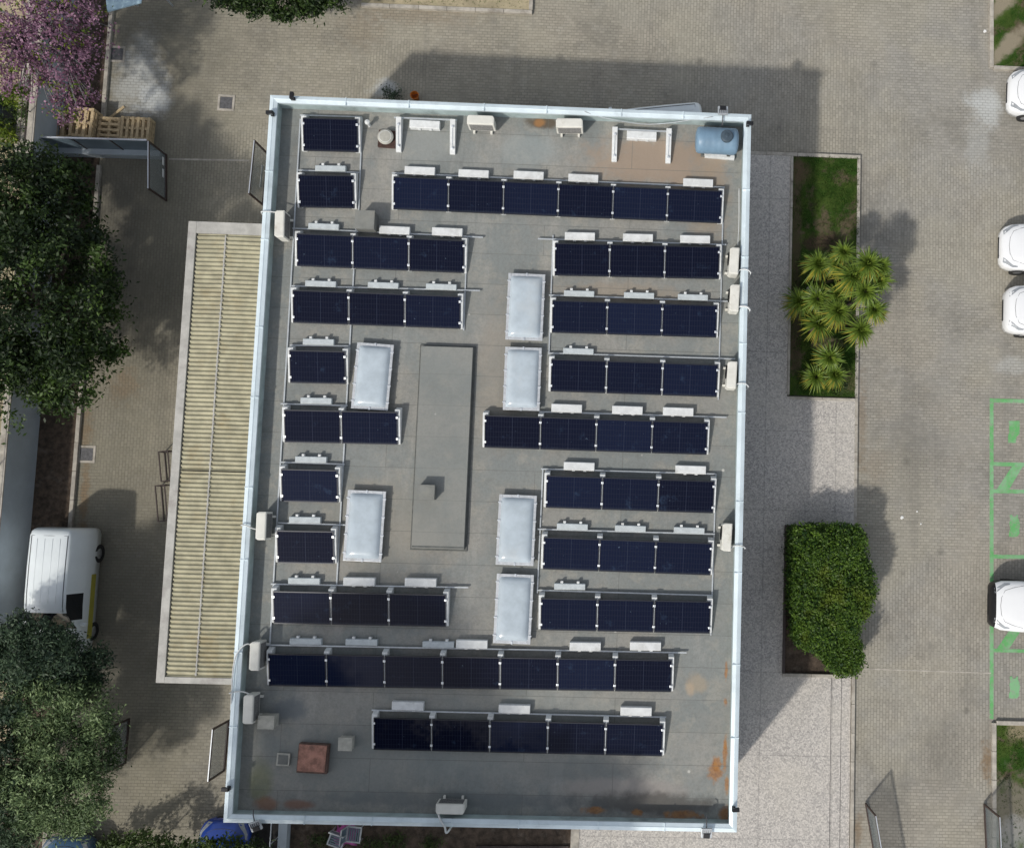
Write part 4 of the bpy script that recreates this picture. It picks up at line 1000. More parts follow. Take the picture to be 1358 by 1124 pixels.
# two folded chairs and a pink cloth
def chair(px, py, ang, lb):
    c = at(px, py, .4); t = thing('garden_chair', (c.x, c.y, .052), ang, lb, 'chair', 'garden chairs with dark slats below the building')
    m = MB(); W, D = .5, .5
    for s_ in (-1, 1): m.box((s_*W/2, 0, .42), (.05, D, .04)); 
    for s_ in (-1, 1): m.box((0, s_*(D/2-.02), .42), (W-.052, .05, .04))
    m.build('seat_frame', 'galv', t)
    m = MB()
    for k in range(5): m.box((0, -D/2+.09+k*.08, .425), (W-.06, .055, .02))
    m.build('seat', 'glasspan', t)
    m = MB()
    for s_ in (-1, 1): m.box((s_*W/2, D/2+.04, .66), (.04, .035, .44), 0, R(-10))
    m.box((0, D/2+.08, .875), (W+.04, .04, .05)); m.build('back_frame', 'galv', t)
    m = MB(); m.box((0, D/2+.04, .66), (W-.05, .015, .38), 0, R(-10)); m.build('backrest', 'glasspan', t)
    for sx in (-1, 1):
        for sy in (-1, 1):
            m = MB(); m.box((sx*(W/2), sy*(D/2-.03), .2), (.035, .035, .4)); m.build('leg', 'alu', t)
chair(447, 1112, R(-18), 'pale framed garden chair with dark slats, left of the pink cloth')
chair(470, 1105, R(85), 'pale framed garden chair with dark slats, right of the pink cloth')
c = at(458, 1106, .2); m = MB(); vs = []; fs = []; n_ = 12
for j in range(n_+1):
    for i in range(n_+1):
        u, v = i/n_-.5, j/n_-.5; rr = math.hypot(u, v)
        vs.append((c.x+u*.75+.05*math.sin(7*v), c.y+v*.8, .07+.28*max(0, 1-2.1*rr)+.03*math.sin(9*u+4*v)+.02*math.sin(17*v)))
for j in range(n_):
    for i in range(n_): fs.append((j*(n_+1)+i, j*(n_+1)+i+1, (j+1)*(n_+1)+i+1, (j+1)*(n_+1)+i))
m.add(vs, fs); o = m.build('cloth_heap', 'pink', None, smooth=True); tag(o, 'crumpled pink cloth heap lying between two garden chairs', 'cloth')
sm = o.modifiers.new('thick', 'SOLIDIFY'); sm.thickness = .02

# ================================================================== VEHICLES  (x = 0 at the front, car points to -x)
def lerp(a, b, f): return a+(b-a)*f
SPEC = dict(
 hatch=dict(L=4.05, st=[ # x, half-width low, z low, half belt, z belt, half top, z top
  (.00, .40, .40, .38, .52, .30, .56), (.05, .60, .28, .60, .60, .50, .66), (.16, .74, .22, .74, .66, .62, .74), (.36, .83, .20, .82, .72, .68, .82), (.62, .865, .19, .85, .77, .72, .89),
  (.95, .875, .19, .86, .83, .74, .96), (1.18, .875, .19, .865, .88, .74, 1.00), (1.50, .875, .19, .865, .91, .66, 1.24), (1.86, .875, .19, .865, .94, .59, 1.44), (2.05, .875, .19, .865, .95, .59, 1.47), (2.5, .875, .19, .865, .96, .59, 1.50),
  (2.6, .875, .19, .865, .97, .59, 1.50), (3.2, .87, .19, .86, .99, .57, 1.47), (3.5, .86, .20, .85, 1.0, .55, 1.42), (3.80, .84, .24, .82, 1.0, .52, 1.12), (3.96, .80, .28, .77, .95, .55, 1.0), (4.05, .70, .36, .66, .80, .50, .88)],
  W=(6, 7), Cc=(7, 8, 9, 11), Rr=(13,), wheels=(.78, 3.28), r=.31),
 suv=dict(L=4.4, st=[
  (.00, .50, .45, .50, .66, .42, .72), (.05, .66, .32, .66, .74, .56, .82), (.14, .78, .26, .78, .80, .66, .92), (.34, .86, .24, .86, .86, .72, 1.0), (.66, .90, .24, .88, .92, .76, 1.06),
  (.95, .905, .24, .89, .97, .78, 1.10), (1.15, .905, .24, .89, 1.0, .78, 1.12), (1.5, .905, .24, .89, 1.04, .70, 1.38), (1.85, .905, .24, .89, 1.07, .63, 1.60), (2.1, .905, .24, .89, 1.08, .63, 1.64), (2.6, .905, .24, .89, 1.09, .63, 1.66),
  (2.7, .905, .24, .89, 1.1, .63, 1.66), (3.4, .90, .24, .88, 1.12, .61, 1.63), (3.85, .89, .26, .87, 1.12, .59, 1.58), (4.15, .87, .30, .85, 1.1, .56, 1.25), (4.32, .82, .36, .8, 1.0, .6, 1.1), (4.4, .74, .45, .7, .85, .55, .95)],
  W=(6, 7), Cc=(7, 8, 9, 11), Rr=(13,), wheels=(.85, 3.55), r=.35),
 van=dict(L=4.45, st=[
  (.00, .50, .45, .50, .70, .42, .76), (.06, .68, .32, .68, .80, .58, .88), (.18, .80, .26, .80, .88, .68, .98), (.45, .87, .24, .86, .95, .74, 1.06), (.75, .89, .24, .87, 1.0, .76, 1.12),
  (.92, .90, .24, .88, 1.02, .76, 1.16), (1.05, .90, .24, .88, 1.04, .76, 1.22), (1.35, .90, .24, .88, 1.06, .72, 1.55), (1.62, .90, .24, .88, 1.08, .69, 1.80), (1.80, .90, .24, .88, 1.1, .69, 1.87), (2.25, .90, .24, .88, 1.1, .69, 1.90),
  (2.35, .90, .24, .88, 1.1, .69, 1.90), (3.2, .90, .24, .88, 1.1, .69, 1.90), (4.20, .90, .26, .88, 1.1, .68, 1.87), (4.34, .88, .30, .86, 1.1, .66, 1.83), (4.42, .84, .36, .82, 1.0, .62, 1.74), (4.45, .78, .45, .76, .95, .58, 1.66)],
  W=(6, 7), Cc=(7, 8, 9), Rr=(), wheels=(.85, 3.55), r=.33),
)
def ztop(sp, x, y):
    st = sp['st']
    for a, b in zip(st[:-1], st[1:]):
        if a[0] <= x <= b[0]:
            f = (x-a[0])/(b[0]-a[0]); q = [lerp(a[k], b[k], f) for k in range(7)]
            ay = abs(y); pts = [(0, q[6]+.02), (q[5]*.55, q[6]+.012), (q[5]*.88, q[6]-.02), (q[5], q[6]-.06), (q[3], q[4])]
            for (y0_, z0_), (y1_, z1_) in zip(pts[:-1], pts[1:]):
                if y0_ <= ay <= y1_: return lerp(z0_, z1_, (ay-y0_)/(y1_-y0_+1e-6))
            return q[4]
    return st[-1][6]
def car(kind, px, py, z, heading, paint_, lb, cat='car', black_end=False, rear=False, hood=True, stripe=False, name='parked_car', group=None):
    """px, py: where the photo shows the middle of the front (or of the rear end)"""
    sp = SPEC[kind]; st = sp['st']; c = at(px, py, z); L = sp['L']
    if rear: c = c-Vector((math.cos(heading), math.sin(heading), 0))*L
    t = thing(name, (c.x, c.y, 0), heading, lb, cat, group)
    V = []; m_ = 13
    for s_ in st:
        x, wl, zl, wb, zb, wt, zt = s_
        half = [(wl*.97, zl), (wl, (zl+zb)/2-.04), (wb+.004, zb-.05), (wb-.02, zb), (wt, zt-.06), (wt*.88, zt-.02), (wt*.55, zt+.012)]
        pts = [(-a, b) for a, b in half]+[(0, zt+.02)]+[(a, b) for a, b in half[::-1]]
        for y, zz in pts: V.append((x, y, zz))
    m_ = 15
    parts = {k: MB() for k in ('body', 'windshield', 'side_window', 'side_window2', 'rear_window', 'bumper')}
    def addf(k, f): parts[k].f.append(f)
    for i in range(len(st)-1):
        for j in range(m_-1):
            f = (i*m_+j, i*m_+j+1, (i+1)*m_+j+1, (i+1)*m_+j); k = 'body'
            if 4 <= j <= 9 and i in sp['W']: k = 'windshield'
            elif 4 <= j <= 9 and i in sp['Rr']: k = 'rear_window'
            elif j in (3, 10) and i in sp['Cc']: k = 'side_window' if j == 3 else 'side_window2'
            elif black_end and i < 2: k = 'bumper'
            elif black_end and (j < 2 or j > 11): k = 'bumper'
            addf(k, f)
    addf('bumper' if black_end else 'body', tuple(range(m_-1, -1, -1))); addf('body', tuple(range((len(st)-1)*m_, len(st)*m_)))
    for i in range(len(st)-1): addf('body' if not black_end else 'bumper', (i*m_, (i+1)*m_, (i+1)*m_+m_-1, i*m_+m_-1))
    mats = dict(body=paint_, windshield='glass', side_window='glass', side_window2='glass', rear_window='glass', bumper='black')
    for k, mb in parts.items():
        if not mb.f: continue
        used = sorted({q for f in mb.f for q in f}); mp = {q: n for n, q in enumerate(used)}
        mb.v = [V[q] for q in used]; mb.f = [tuple(mp[q] for q in f) for f in mb.f]
        mb.build(k.rstrip('2'), mats[k], t, smooth=True)
    for wx in sp['wheels']:
        for s_ in (-1, 1):
            m = MB(); r_ = sp['r']; m.lathe([(r_*.55, -.09), (r_*.95, -.1), (r_, -.06), (r_, .06), (r_*.95, .1), (r_*.55, .09)], (wx, s_*.80, r_), 24, 'y'); w_ = m.build('wheel', 'tyre', t, smooth=True)
            m = MB(); m.lathe([(0, s_*.075), (r_*.2, s_*.08), (r_*.6, s_*.07), (r_*.6, -s_*.05)], (wx, s_*.80, r_), 20, 'y'); m.build('rim', 'rimm', w_)
    if hood:
        for s_ in (-1, 1):   # headlamps wrapped on the corners
            m = MB(); vs = []; fs = []; nn = 6
            for k in range(nn+1):
                f = k/nn; x = .10+.50*f; wo = lerp(.60, .80, min(1, f*1.6)); wi = wo-.17*(1-f*.75)
                for y in (wi, wo): vs.append((x, s_*y, ztop(sp, x, y)+.012))
                for y in (wi, wo): vs.append((x, s_*y, ztop(sp, x, y)-.06))
            for k in range(nn):
                a = k*4; b = a+4; fs += [(a, a+1, b+1, b), (a+2, b+2, b+3, a+3), (a, b, b+2, a+2), (a+1, a+3, b+3, b+1)]
            fs += [(0, 2, 3, 1), (nn*4, nn*4+1, nn*4+3, nn*4+2)]
            m.add(vs, fs); m.build('headlight', 'lamp', t)
        m = MB(); m.tube([(x, y, ztop(sp, x, y)+.003) for x, y in ((1.05, -.74), (.7, -.66), (.42, -.55), (.30, -.3), (.27, 0), (.30, .3), (.42, .55), (.7, .66), (1.05, .74))], .007, 5); m.build('bonnet_seam', 'seam', t)
        m = MB(); zz = st[1][2]+.14; m.prism([(-.012, -.36), (.0, -.40), (.10, -.5), (.10, .5), (.0, .4), (-.012, .36)], zz, zz+.10); m.build('grille', 'black', t)
        m = MB(); m.box((.085, 0, zz-.17), (.02, .46, .08)); m.build('number_plate', 'white', t)
    for s_ in (-1, 1):
        m = MB(); m.box((1.42 if kind != 'van' else 1.2, s_*.99, (1.0 if kind == 'hatch' else 1.15)), (.12, .2, .13)); m.build('mirror', paint_ if not black_end else 'black', t, bevel=.03)
    if kind == 'van':
        for s_ in (-1, 1):
            m = MB(); m.tube([(x, s_*.60, ztop(sp, x, .60)+.004) for x in (1.66, 1.85, 2.3, 3.2, 4.2)], .012, 5); m.build('roof_seam', 'seam', t)
        m = MB(); m.tube([(4.2, y, ztop(sp, 4.2, y)+.003) for y in (-.58, 0, .58)], .006, 5); m.build('roof_seam', 'seam', t)
    if kind == 'van':
        for yy in (-.38, -.13, .13, .38):
            m = MB(); m.tube([(x, yy, ztop(sp, x, yy)-.004) for x in (1.95, 2.3, 3.2, 4.1)], .011, 6); m.build('roof_rib', paint_, t, smooth=True)
    m = MB()
    for yy, y2 in ((-.5, -.05), (.12, .62)): m.tube([(sp['st'][6][0]+.01, yy, ztop(sp, sp['st'][6][0]+.01, yy)+.012), (sp['st'][6][0]+.12, y2, ztop(sp, sp['st'][6][0]+.12, y2)+.014)], .009, 5)
    m.build('wiper', 'black', t)
    if stripe:
        m = MB(); m.box((1.75, -.903, .62), (2.2, .026, .26)); m.build('side_stripe', 'yellow', t)
    return t
car('van', 69.5, 700, 1.75, R(90), 'vanwhite', 'white van with yellow side stripe between the boundary wall and the canopy', 'van', rear=True, stripe=True, name='parked_van')
car('van', 933, 160, 1.75, R(8.5), 'vanwhite', 'white van parked behind the top parapet, only its roof edge showing', 'van', rear=True, name='parked_van')
car('hatch', 1337, 121, .6, R(-2), 'carwhite', 'white car at the right edge below the upper lawn', group='white cars parked nose in at the right edge')
car('hatch', 1326, 327, .6, R(-1), 'carwhite', 'rounded white car at the right edge, upper of the close pair', group='white cars parked nose in at the right edge')
car('suv', 1332.5, 410, .7, R(-1), 'carwhite', 'white car with dark grille, lower of the close pair at right edge', group='white cars parked nose in at the right edge')
car('suv', 1311.5, 801, .6, R(-1), 'carwhite', 'white car with black bumper parked across the green bay markings', black_end=True, group='white cars parked nose in at the right edge')
car('hatch', 301, 1085, .6, R(-92), 'carblue', 'bright blue car under the bottom left corner of the building')
car('hatch', 92, 1108, .6, R(-92), 'carblue2', 'pale blue car almost hidden under the olive trees')
# ================================================================== VEGETATION
MT['leaf_dark'] = leafmat('dark_evergreen_leaf', (.008, .020, .005), (.070, .125, .022), trans=.15)
MT['leaf_olive'] = leafmat('olive_leaf', (.045, .082, .030), (.25, .34, .15), trans=.15)
MT['leaf_olive2'] = leafmat('grey_olive_leaf', (.018, .038, .022), (.085, .135, .070), trans=.15)
MT['leaf_hedge'] = leafmat('hedge_leaf', (.010, .040, .005), (.115, .20, .022), trans=.22, extra=((.115, .165, .018), .9))
MT['leaf_lime'] = leafmat('lime_leaf', (.07, .12, .01), (.20, .26, .02), trans=.3)
MT['leaf_low'] = leafmat('low_plant_leaf', (.03, .055, .015), (.09, .14, .03), trans=.2)
MT['petal'] = leafmat('pink_blossom', (.17, .08, .13), (.54, .33, .46), trans=.3)
MT['yucca'] = leafmat('yucca_blade', (.048, .115, .014), (.23, .31, .05), rough=.4, trans=.2)
MT['yuccadry'] = leafmat('dry_yucca_blade', (.22, .22, .02), (.44, .38, .05), rough=.6, trans=.2)
MT['blade'] = leafmat('grass_blade', (.026, .072, .009), (.085, .135, .024), trans=.3)
MT['core'] = simple('dark_twigs', (.018, .022, .010), 1., .3, 6)

def leaves(m, ctr, spread, n, size, rr, base, asp=.5, up=.5, flat=1.):
    for _ in range(n):
        p = Vector((ctr[0]+rr.gauss(0, spread), ctr[1]+rr.gauss(0, spread), ctr[2]+rr.gauss(0, spread*flat)))
        nz = Vector((rr.gauss(0, 1), rr.gauss(0, 1), rr.gauss(0, 1)+up*2)).normalized()
        a = nz.cross(Vector((rr.gauss(0, 1), rr.gauss(0, 1), rr.gauss(0, 1)))).normalized(); b = nz.cross(a)
        s_ = size*rr.uniform(.6, 1.35); a = a*s_; b = b*(s_*asp)
        o = len(m.v); m.v += [tuple(p-a), tuple(p-b*.9-a*.1), tuple(p+a), tuple(p+b*.9+a*.1)]
        m.f.append((o, o+1, o+2, o+3)); m.tint.append(min(1., max(0., base+rr.gauss(0, .16))))
def crown(blobs, clumps, per, size, spread, seed, asp=.5, shell=.55, gap=.0, up=.5, bot=-.35):
    rr = random.Random(seed); m = MB(); tot = sum(b[1]*b[2] for b in blobs); cs = []
    for (c, rx_, ry_, rz_) in [(b[0], b[1], b[2], b[3]) for b in blobs]:
        n = max(3, int(clumps*rx_*ry_/tot)); bo = rr.gauss(0, .13)
        for _ in range(n):
            while True:
                v = Vector((rr.gauss(0, 1), rr.gauss(0, 1), rr.gauss(0, 1))).normalized()
                if v.z > bot: break
            f = rr.uniform(shell, 1.)**.7*(1+rr.gauss(0, .06))
            p = (c[0]+v.x*rx_*f, c[1]+v.y*ry_*f, c[2]+v.z*rz_*f)
            base = min(.98, max(.0, rr.gauss(.36, .26)+bo))
            leaves(m, p, spread*rr.uniform(.6, 1.3), int(per*rr.uniform(.6, 1.4)), size, rr, base, asp, up, .7); cs.append(p)
    return m, cs
def tree(name, base, blobs, lb, leaf, clumps, per, size, spread, seed, bark='bark', r0=.2, cat='tree', limbs=9, crownname='crown', **k):
    t = thing(name, (base.x, base.y, 0), 0, lb, cat)
    m, cs = crown(blobs, clumps, per, size, spread, seed, **k); m.build(crownname, leaf, t, frame=t)
    rr = random.Random(seed+1); m = MB(); top = Vector((blobs[0][0][0], blobs[0][0][1], blobs[0][0][2]))
    h = top.z; b0 = Vector((base.x, base.y, -.05)); j = b0.lerp(top, .4)+Vector((rr.gauss(0, .1), rr.gauss(0, .1), 0))
    m.tube([b0, b0.lerp(j, .5)+Vector((.05, .03, 0)), j, top], [r0*1.15, r0, r0*.75, r0*.2], 10)
    for i in range(limbs):
        e = Vector(cs[rr.randrange(len(cs))]); s_ = j.lerp(top, rr.uniform(0, .6)); q = s_.lerp(e, .5)+Vector((rr.gauss(0, .15), rr.gauss(0, .15), rr.gauss(.1, .15)))
        m.tube([s_, q, e], [r0*.4, r0*.22, r0*.05], 6)
    m.build('trunk', bark, t, frame=t, smooth=True); return t
def bl(px, py, z, rx_, ry_=None, rz_=None):
    p = at(px, py, z); return ((p.x, p.y, p.z), rx_, ry_ or rx_, rz_ or rx_*.75)

# big dark evergreen by the left edge
tree('evergreen_tree', at(60, 400, 0), [bl(40, 390, 4.4, 2.6, 3.2, 1.7), bl(15, 270, 3.8, 2.0, 1.9, 1.4), bl(70, 290, 3.0, 1.5, 1.9, 1.2), bl(118, 420, 2.6, 1.3, 1.9, 1.0), bl(85, 500, 2.7, 1.5, 1.2, 1.0), bl(20, 500, 3.4, 2.0, 1.7, 1.2), bl(-60, 400, 4.6, 2.6, 3.6, 1.8), bl(60, 235, 2.6, 1.2, .9, .9), bl(140, 440, 2.1, .7, 1.0, .6)],
     'big dense dark green tree over the boundary wall below the pink tree', 'leaf_dark', 780, 84, .078, .20, 11, r0=.28, asp=.5, limbs=14)
# lower left olive trees
tree('olive_tree', at(40, 1010, 0), [bl(75, 1000, 3.0, 1.3, 1.1, .8), bl(112, 944, 2.9, 1.0, .9, .8), bl(62, 930, 3.5, 1.2, .85, .8), bl(98, 1050, 3.0, 1.2, .95, .8), bl(38, 1052, 3.4, 1.2, 1.0, .9), bl(128, 1000, 2.3, .7, .9, .6), bl(75, 1082, 2.7, 1.2, .6, .6)],
     'silvery light green olive tree in the lower left corner', 'leaf_olive', 330, 100, .066, .18, 21, r0=.2, asp=.35)
tree('olive_tree', at(40, 850, 0), [bl(42, 862, 3.8, 1.5, .95, 1.0), bl(92, 878, 2.9, 1.05, .8, .8), bl(8, 876, 3.3, 1.2, 1.0, .9), bl(80, 903, 2.6, 1.2, .7, .7), bl(117, 890, 2.3, .65, .6, .6), bl(24, 850, 3.2, 1.0, .6, .7)],
     'dark grey green olive tree covering the front of the white van', 'leaf_olive2', 330, 92, .066, .18, 31, r0=.2, asp=.35)
tree('olive_tree', at(-25, 960, 0), [bl(-20, 930, 3.6, 1.4, 2.2, 1.1), bl(5, 1000, 2.8, 1.0, 1.6, .8), bl(-30, 1060, 3.4, 1.6, 1.6, 1.1), bl(15, 1100, 2.4, 1.1, .8, .7)],
     'dark green tree at the left edge behind the silvery olive tree', 'leaf_olive2', 300, 66, .075, .18, 41, r0=.2, asp=.4)
tree('shrub', at(205, 1120, 0), [bl(205, 1118, 1.2, .55, .40, .5), bl(180, 1122, .9, .5, .35, .4), bl(240, 1126, .8, .5, .35, .35), bl(150, 1120, .8, .4, .4, .35)],
     'low green shrub poking up at the bottom edge left of the bright blue car', 'leaf_low', 60, 45, .07, .12, 51, r0=.04, cat='shrub', limbs=4, asp=.45)
tree('shrub', at(300, 1128, 0), [bl(300, 1128, 1.9, .9, .40, .4), bl(340, 1130, 1.9, .5, .35, .4), bl(268, 1128, 1.8, .4, .3, .3)],
     'low green shrub reaching over the bonnet of the bright blue car', 'leaf_low', 60, 45, .07, .12, 52, r0=.04, cat='shrub', limbs=4, asp=.45)
# dark tree at the top edge
tree('round_tree', at(365, -30, 0), [bl(365, -22, 2.6, 2.2, 1.3, 1.1), bl(300, -18, 2.2, .95, .8, .7), bl(425, -14, 2.2, 1.1, .6, .7), bl(370, 2, 1.7, 1.5, .65, .6)],
     'dense dark green round tree cut by the top edge', 'leaf_dark', 330, 75, .065, .14, 61, r0=.2, asp=.5)
# pink blossom tree
def blossom():
    base = at(88, 70, 0); t = thing('blossom_tree', (base.x, base.y, 0), 0, 'bare branched tree full of pink blossom in the top left corner', 'tree')
    blobs = [bl(62, 55, 3.6, 1.9, 1.9, 1.0), bl(25, 60, 3.4, 1.3, 1.5, .9), bl(98, 125, 3.0, .9, 1.0, .7), bl(118, 40, 3.2, .8, 1.2, .7), bl(20, 15, 3.6, 1.5, .9, .8), bl(85, 10, 3.7, 1.4, .8, .9), bl(78, 140, 2.7, .6, .8, .6), bl(30, 105, 2.9, 1.0, .7, .7)]
    m, cs = crown(blobs, 360, 25, .045, .13, 71, asp=.8, shell=.25, up=.2, bot=-.8); m.build('blossom', 'petal', t, frame=t)
    m, cs2 = crown(blobs, 70, 16, .06, .14, 72, asp=.5, shell=.3, bot=-.8); m.build('foliage', 'leaf_lime', t, frame=t)
    rr = random.Random(5); m = MB(); b0 = Vector((base.x, base.y, -.05)); f = b0+Vector((.1, .1, 1.1))
    m.tube([b0, f], [.17, .13], 10); mains = []
    for k in range(7):
        a = k*.9+.3; e = f+Vector((math.cos(a)*1.0, math.sin(a)*1.0, 1.3+.3*rr.random())); m.tube([f, f.lerp(e, .5)+Vector((0, 0, .12)), e], [.085, .06, .04], 7); mains.append(e)
    for i in range(260):
        e = Vector(cs[rr.randrange(len(cs))]); s_ = min(mains, key=lambda q: (q-e).length); q = s_.lerp(e, .5)+Vector((rr.gauss(0, .12), rr.gauss(0, .12), rr.gauss(0, .1)))
        m.tube([s_, q, e], [.03, .02, .009], 5)
    m.build('trunk', 'greybark', t, frame=t, smooth=True)
blossom()
tree('shrub', at(25, 140, 0), [bl(22, 128, 1.3, .45, .4, .4)], 'small lime green bush under the left side of the pink tree', 'leaf_lime', 30, 40, .05, .1, 81, r0=.03, cat='shrub', limbs=3)
tree('shrub', at(10, 178, 0), [bl(9, 181, 1.0, .4, .35, .4)], 'small lime green bush at the left edge below the glass screen', 'leaf_lime', 24, 36, .05, .1, 82, r0=.03, cat='shrub', limbs=3)
tree('shrub', at(4, 160, 0), [bl(2, 152, .9, .6, .7, .5)], 'dark green bush at the left edge behind the glass screen', 'leaf_low', 40, 40, .06, .12, 83, r0=.03, cat='shrub', limbs=3)
tree('shrub', at(38, 150, 0), [bl(40, 152, 1.0, .3, .35, .35)], 'small green bush between the pinkish wall and the white wall', 'leaf_low', 20, 36, .05, .1, 84, r0=.03, cat='shrub', limbs=3)

# clipped hedge: leaves over a rounded block, standing in its bed
def hedge(lb):
    zt_ = 1.9; poly = [(1054, 701), (1062, 698), (1095, 696), (1142, 698), (1150, 705), (1152, 735), (1161, 760), (1162, 788), (1155, 812), (1143, 828), (1138, 843), (1146, 858), (1150, 876), (1146, 892), (1134, 901), (1119, 899), (1107, 890), (1098, 876), (1083, 866), (1066, 860), (1057, 848), (1053, 800), (1052, 740)]
    pts = [Vector(P(x, y, zt_)) for x, y in poly]; c = sum(pts, Vector((0, 0)))/len(pts)
    t = thing('hedge', (c.x, c.y, 0), 0, lb, 'hedge')
    # dense core
    m = MB(); n = len(pts); vs = []; lev = ((.86, .1), (.9, .7), (.9, 1.1), (.76, 1.3)); fs = []
    for f, z in lev: vs += [(*(c+(p-c)*f), z) for p in pts]
    for i in range(len(lev)-1):
        for k in range(n): fs.append((i*n+k, i*n+(k+1) % n, (i+1)*n+(k+1) % n, (i+1)*n+k))
    fs.append(tuple(range((len(lev)-1)*n, len(lev)*n))); m.add(vs, fs); m.build('core', 'core', t, frame=t)
    rr = random.Random(91); m = MB()
    def inside(p):
        r_ = False
        for k in range(n):
            a, b = pts[k], pts[(k+1) % n]
            if (a.y > p.y) != (b.y > p.y) and p.x < (b.x-a.x)*(p.y-a.y)/(b.y-a.y)+a.x: r_ = not r_
        return r_
    x0_, x1_ = min(p.x for p in pts), max(p.x for p in pts); y0_, y1_ = min(p.y for p in pts), max(p.y for p in pts)
    hq = at(1118, 768, 1.9); hx, hy = hq.x, hq.y
    k = 0
    while k < 2100:
        p = Vector((rr.uniform(x0_, x1_), rr.uniform(y0_, y1_)))
        if not inside(p): continue
        q = c+(p-c)*1.1; edge = 0 if inside(q) else .16
        hl = .16*math.exp(-((p.x-hx)**2+(p.y-hy)**2)*5); lump = -hl+.13*math.sin(p.x*2.3+1)*math.cos(p.y*1.9)+.09*math.sin(p.x*5+p.y*4.1)*math.sin(p.y*3.3)
        low = .28*min(1, max(0, (at(1100, 835, 1.9).y-p.y)/.5))
        leaves(m, (p.x, p.y, zt_-.12-edge-low+lump+rr.gauss(0, .05)), .08, 13, .05, rr, min(.98, max(.02, rr.gauss(.48, .27))), .6, .7, .6); k += 1
    for k in range(n):
        a, b = pts[k], pts[(k+1) % n]; L = (b-a).length
        for _ in range(int(L*70)):
            p = a.lerp(b, rr.random()); p = c+(p-c)*rr.uniform(.93, 1.0); z = rr.uniform(.15, 1.7)
            leaves(m, (p.x, p.y, z), .07, 9, .044, rr, min(.9, max(.02, rr.gauss(.35, .2))), .6, .2)
    m.build('foliage', 'leaf_hedge', t, frame=t)
hedge('big clipped green hedge with a bulging right side in its soil bed')
# dark edging board of the hedge bed
a, b = at(1045, 692, .2), at(1044.5, 893, .2); m = MB(); m.box((xa+.03, (yhed0+yhed1)/2, .10), (.07, yhed1-yhed0, .42)); struct(m.build('edging_board', 'rackm'))

# yucca heads on trunks
def make_yucca(seed):
    rr = random.Random(seed); gm = MB(); dm = MB()
    def blade(m, az, el, L, wd, droop, tint):
        d = Vector((math.cos(az), math.sin(az), 0)); side = Vector((-d.y, d.x, 0)); vs = []; n = 4
        for k in range(n+1):
            f = k/n; r_ = L*f*math.cos(el); z = L*f*math.sin(el)-droop*f*f*L
            w_ = wd*(1-f**2.2)*(.6+.8*min(1, f*3)) if f < 1 else .002
            p = d*(r_+.03)+Vector((0, 0, z)); lift = Vector((0, 0, w_*.35))
            vs += [p-side*w_+lift, p, p+side*w_+lift]
        o = len(m.v); m.v += [tuple(q) for q in vs]
        for k in range(n):
            for j in range(2): m.f.append((o+k*3+j, o+k*3+j+1, o+k*3+j+4, o+k*3+j+3)); m.tint.append(min(1, max(0, tint+rr.gauss(0, .12))))
    for k in range(125):
        el = R(-10+92*((k/125)**.9)); blade(gm, k*2.39996+rr.gauss(0, .1), el, rr.uniform(.42, .68)*(1-.3*(k/125)), .019, (.18+.5*rr.random())*math.cos(el), .25+.35*rr.random()+.25*(k/125))
    for k in range(34):
        blade(dm, rr.gauss(-1.6, 1.3), R(rr.uniform(-30, 2)), rr.uniform(.42, .58), .017, .3, rr.random())
    return gm, dm
YM = []
yuc = [(1085.6, 351, 1.5, 'yucca head at the upper left of the yucca cluster, beside bare soil'), (1119.4, 334.8, 2.3, 'topmost yucca head of the cluster'), (1112, 350, 2.0, 'yucca head just below the topmost one'),
 (1130.7, 366, 2.6, 'bright yucca head in the upper middle of the cluster, overlapping its neighbours'), (1150.7, 350.4, 2.8, 'dark yucca head at the upper right, overhanging the paving'), (1168, 353.6, 2.6, 'rightmost yucca head in the upper cluster, over the paving'),
 (1166, 371, 2.4, 'yucca head just below the rightmost upper one'), (1147, 386, 2.5, 'yellowish yucca head in the middle right of the cluster'), (1060.6, 400, 1.2, 'leftmost yucca head, beside the pavement'),
 (1084.4, 396, 1.6, 'yucca head right of the leftmost one, beside a pale stone'), (1110.6, 390, 1.9, 'small yucca head in the centre of the cluster'), (1110.6, 413, 1.9, 'yucca head in the lower centre of the cluster'),
 (1085.6, 430, 1.4, 'wide yellow edged yucca head at the lower left of the cluster'), (1159.5, 411, 2.2, 'yucca head at the far right middle, over the paving'), (1140.7, 438, 1.8, 'dark yucca head at the lower right, crossing the kerb'),
 (1100.6, 474, 1.5, 'yellow tinged yucca head, upper one of the separate lower group'), (1081.8, 500, 1.0, 'yucca head at the lower left end of the grass bed'), (1107, 497, .9, 'low dim yucca head at the lower right end of the grass bed')]
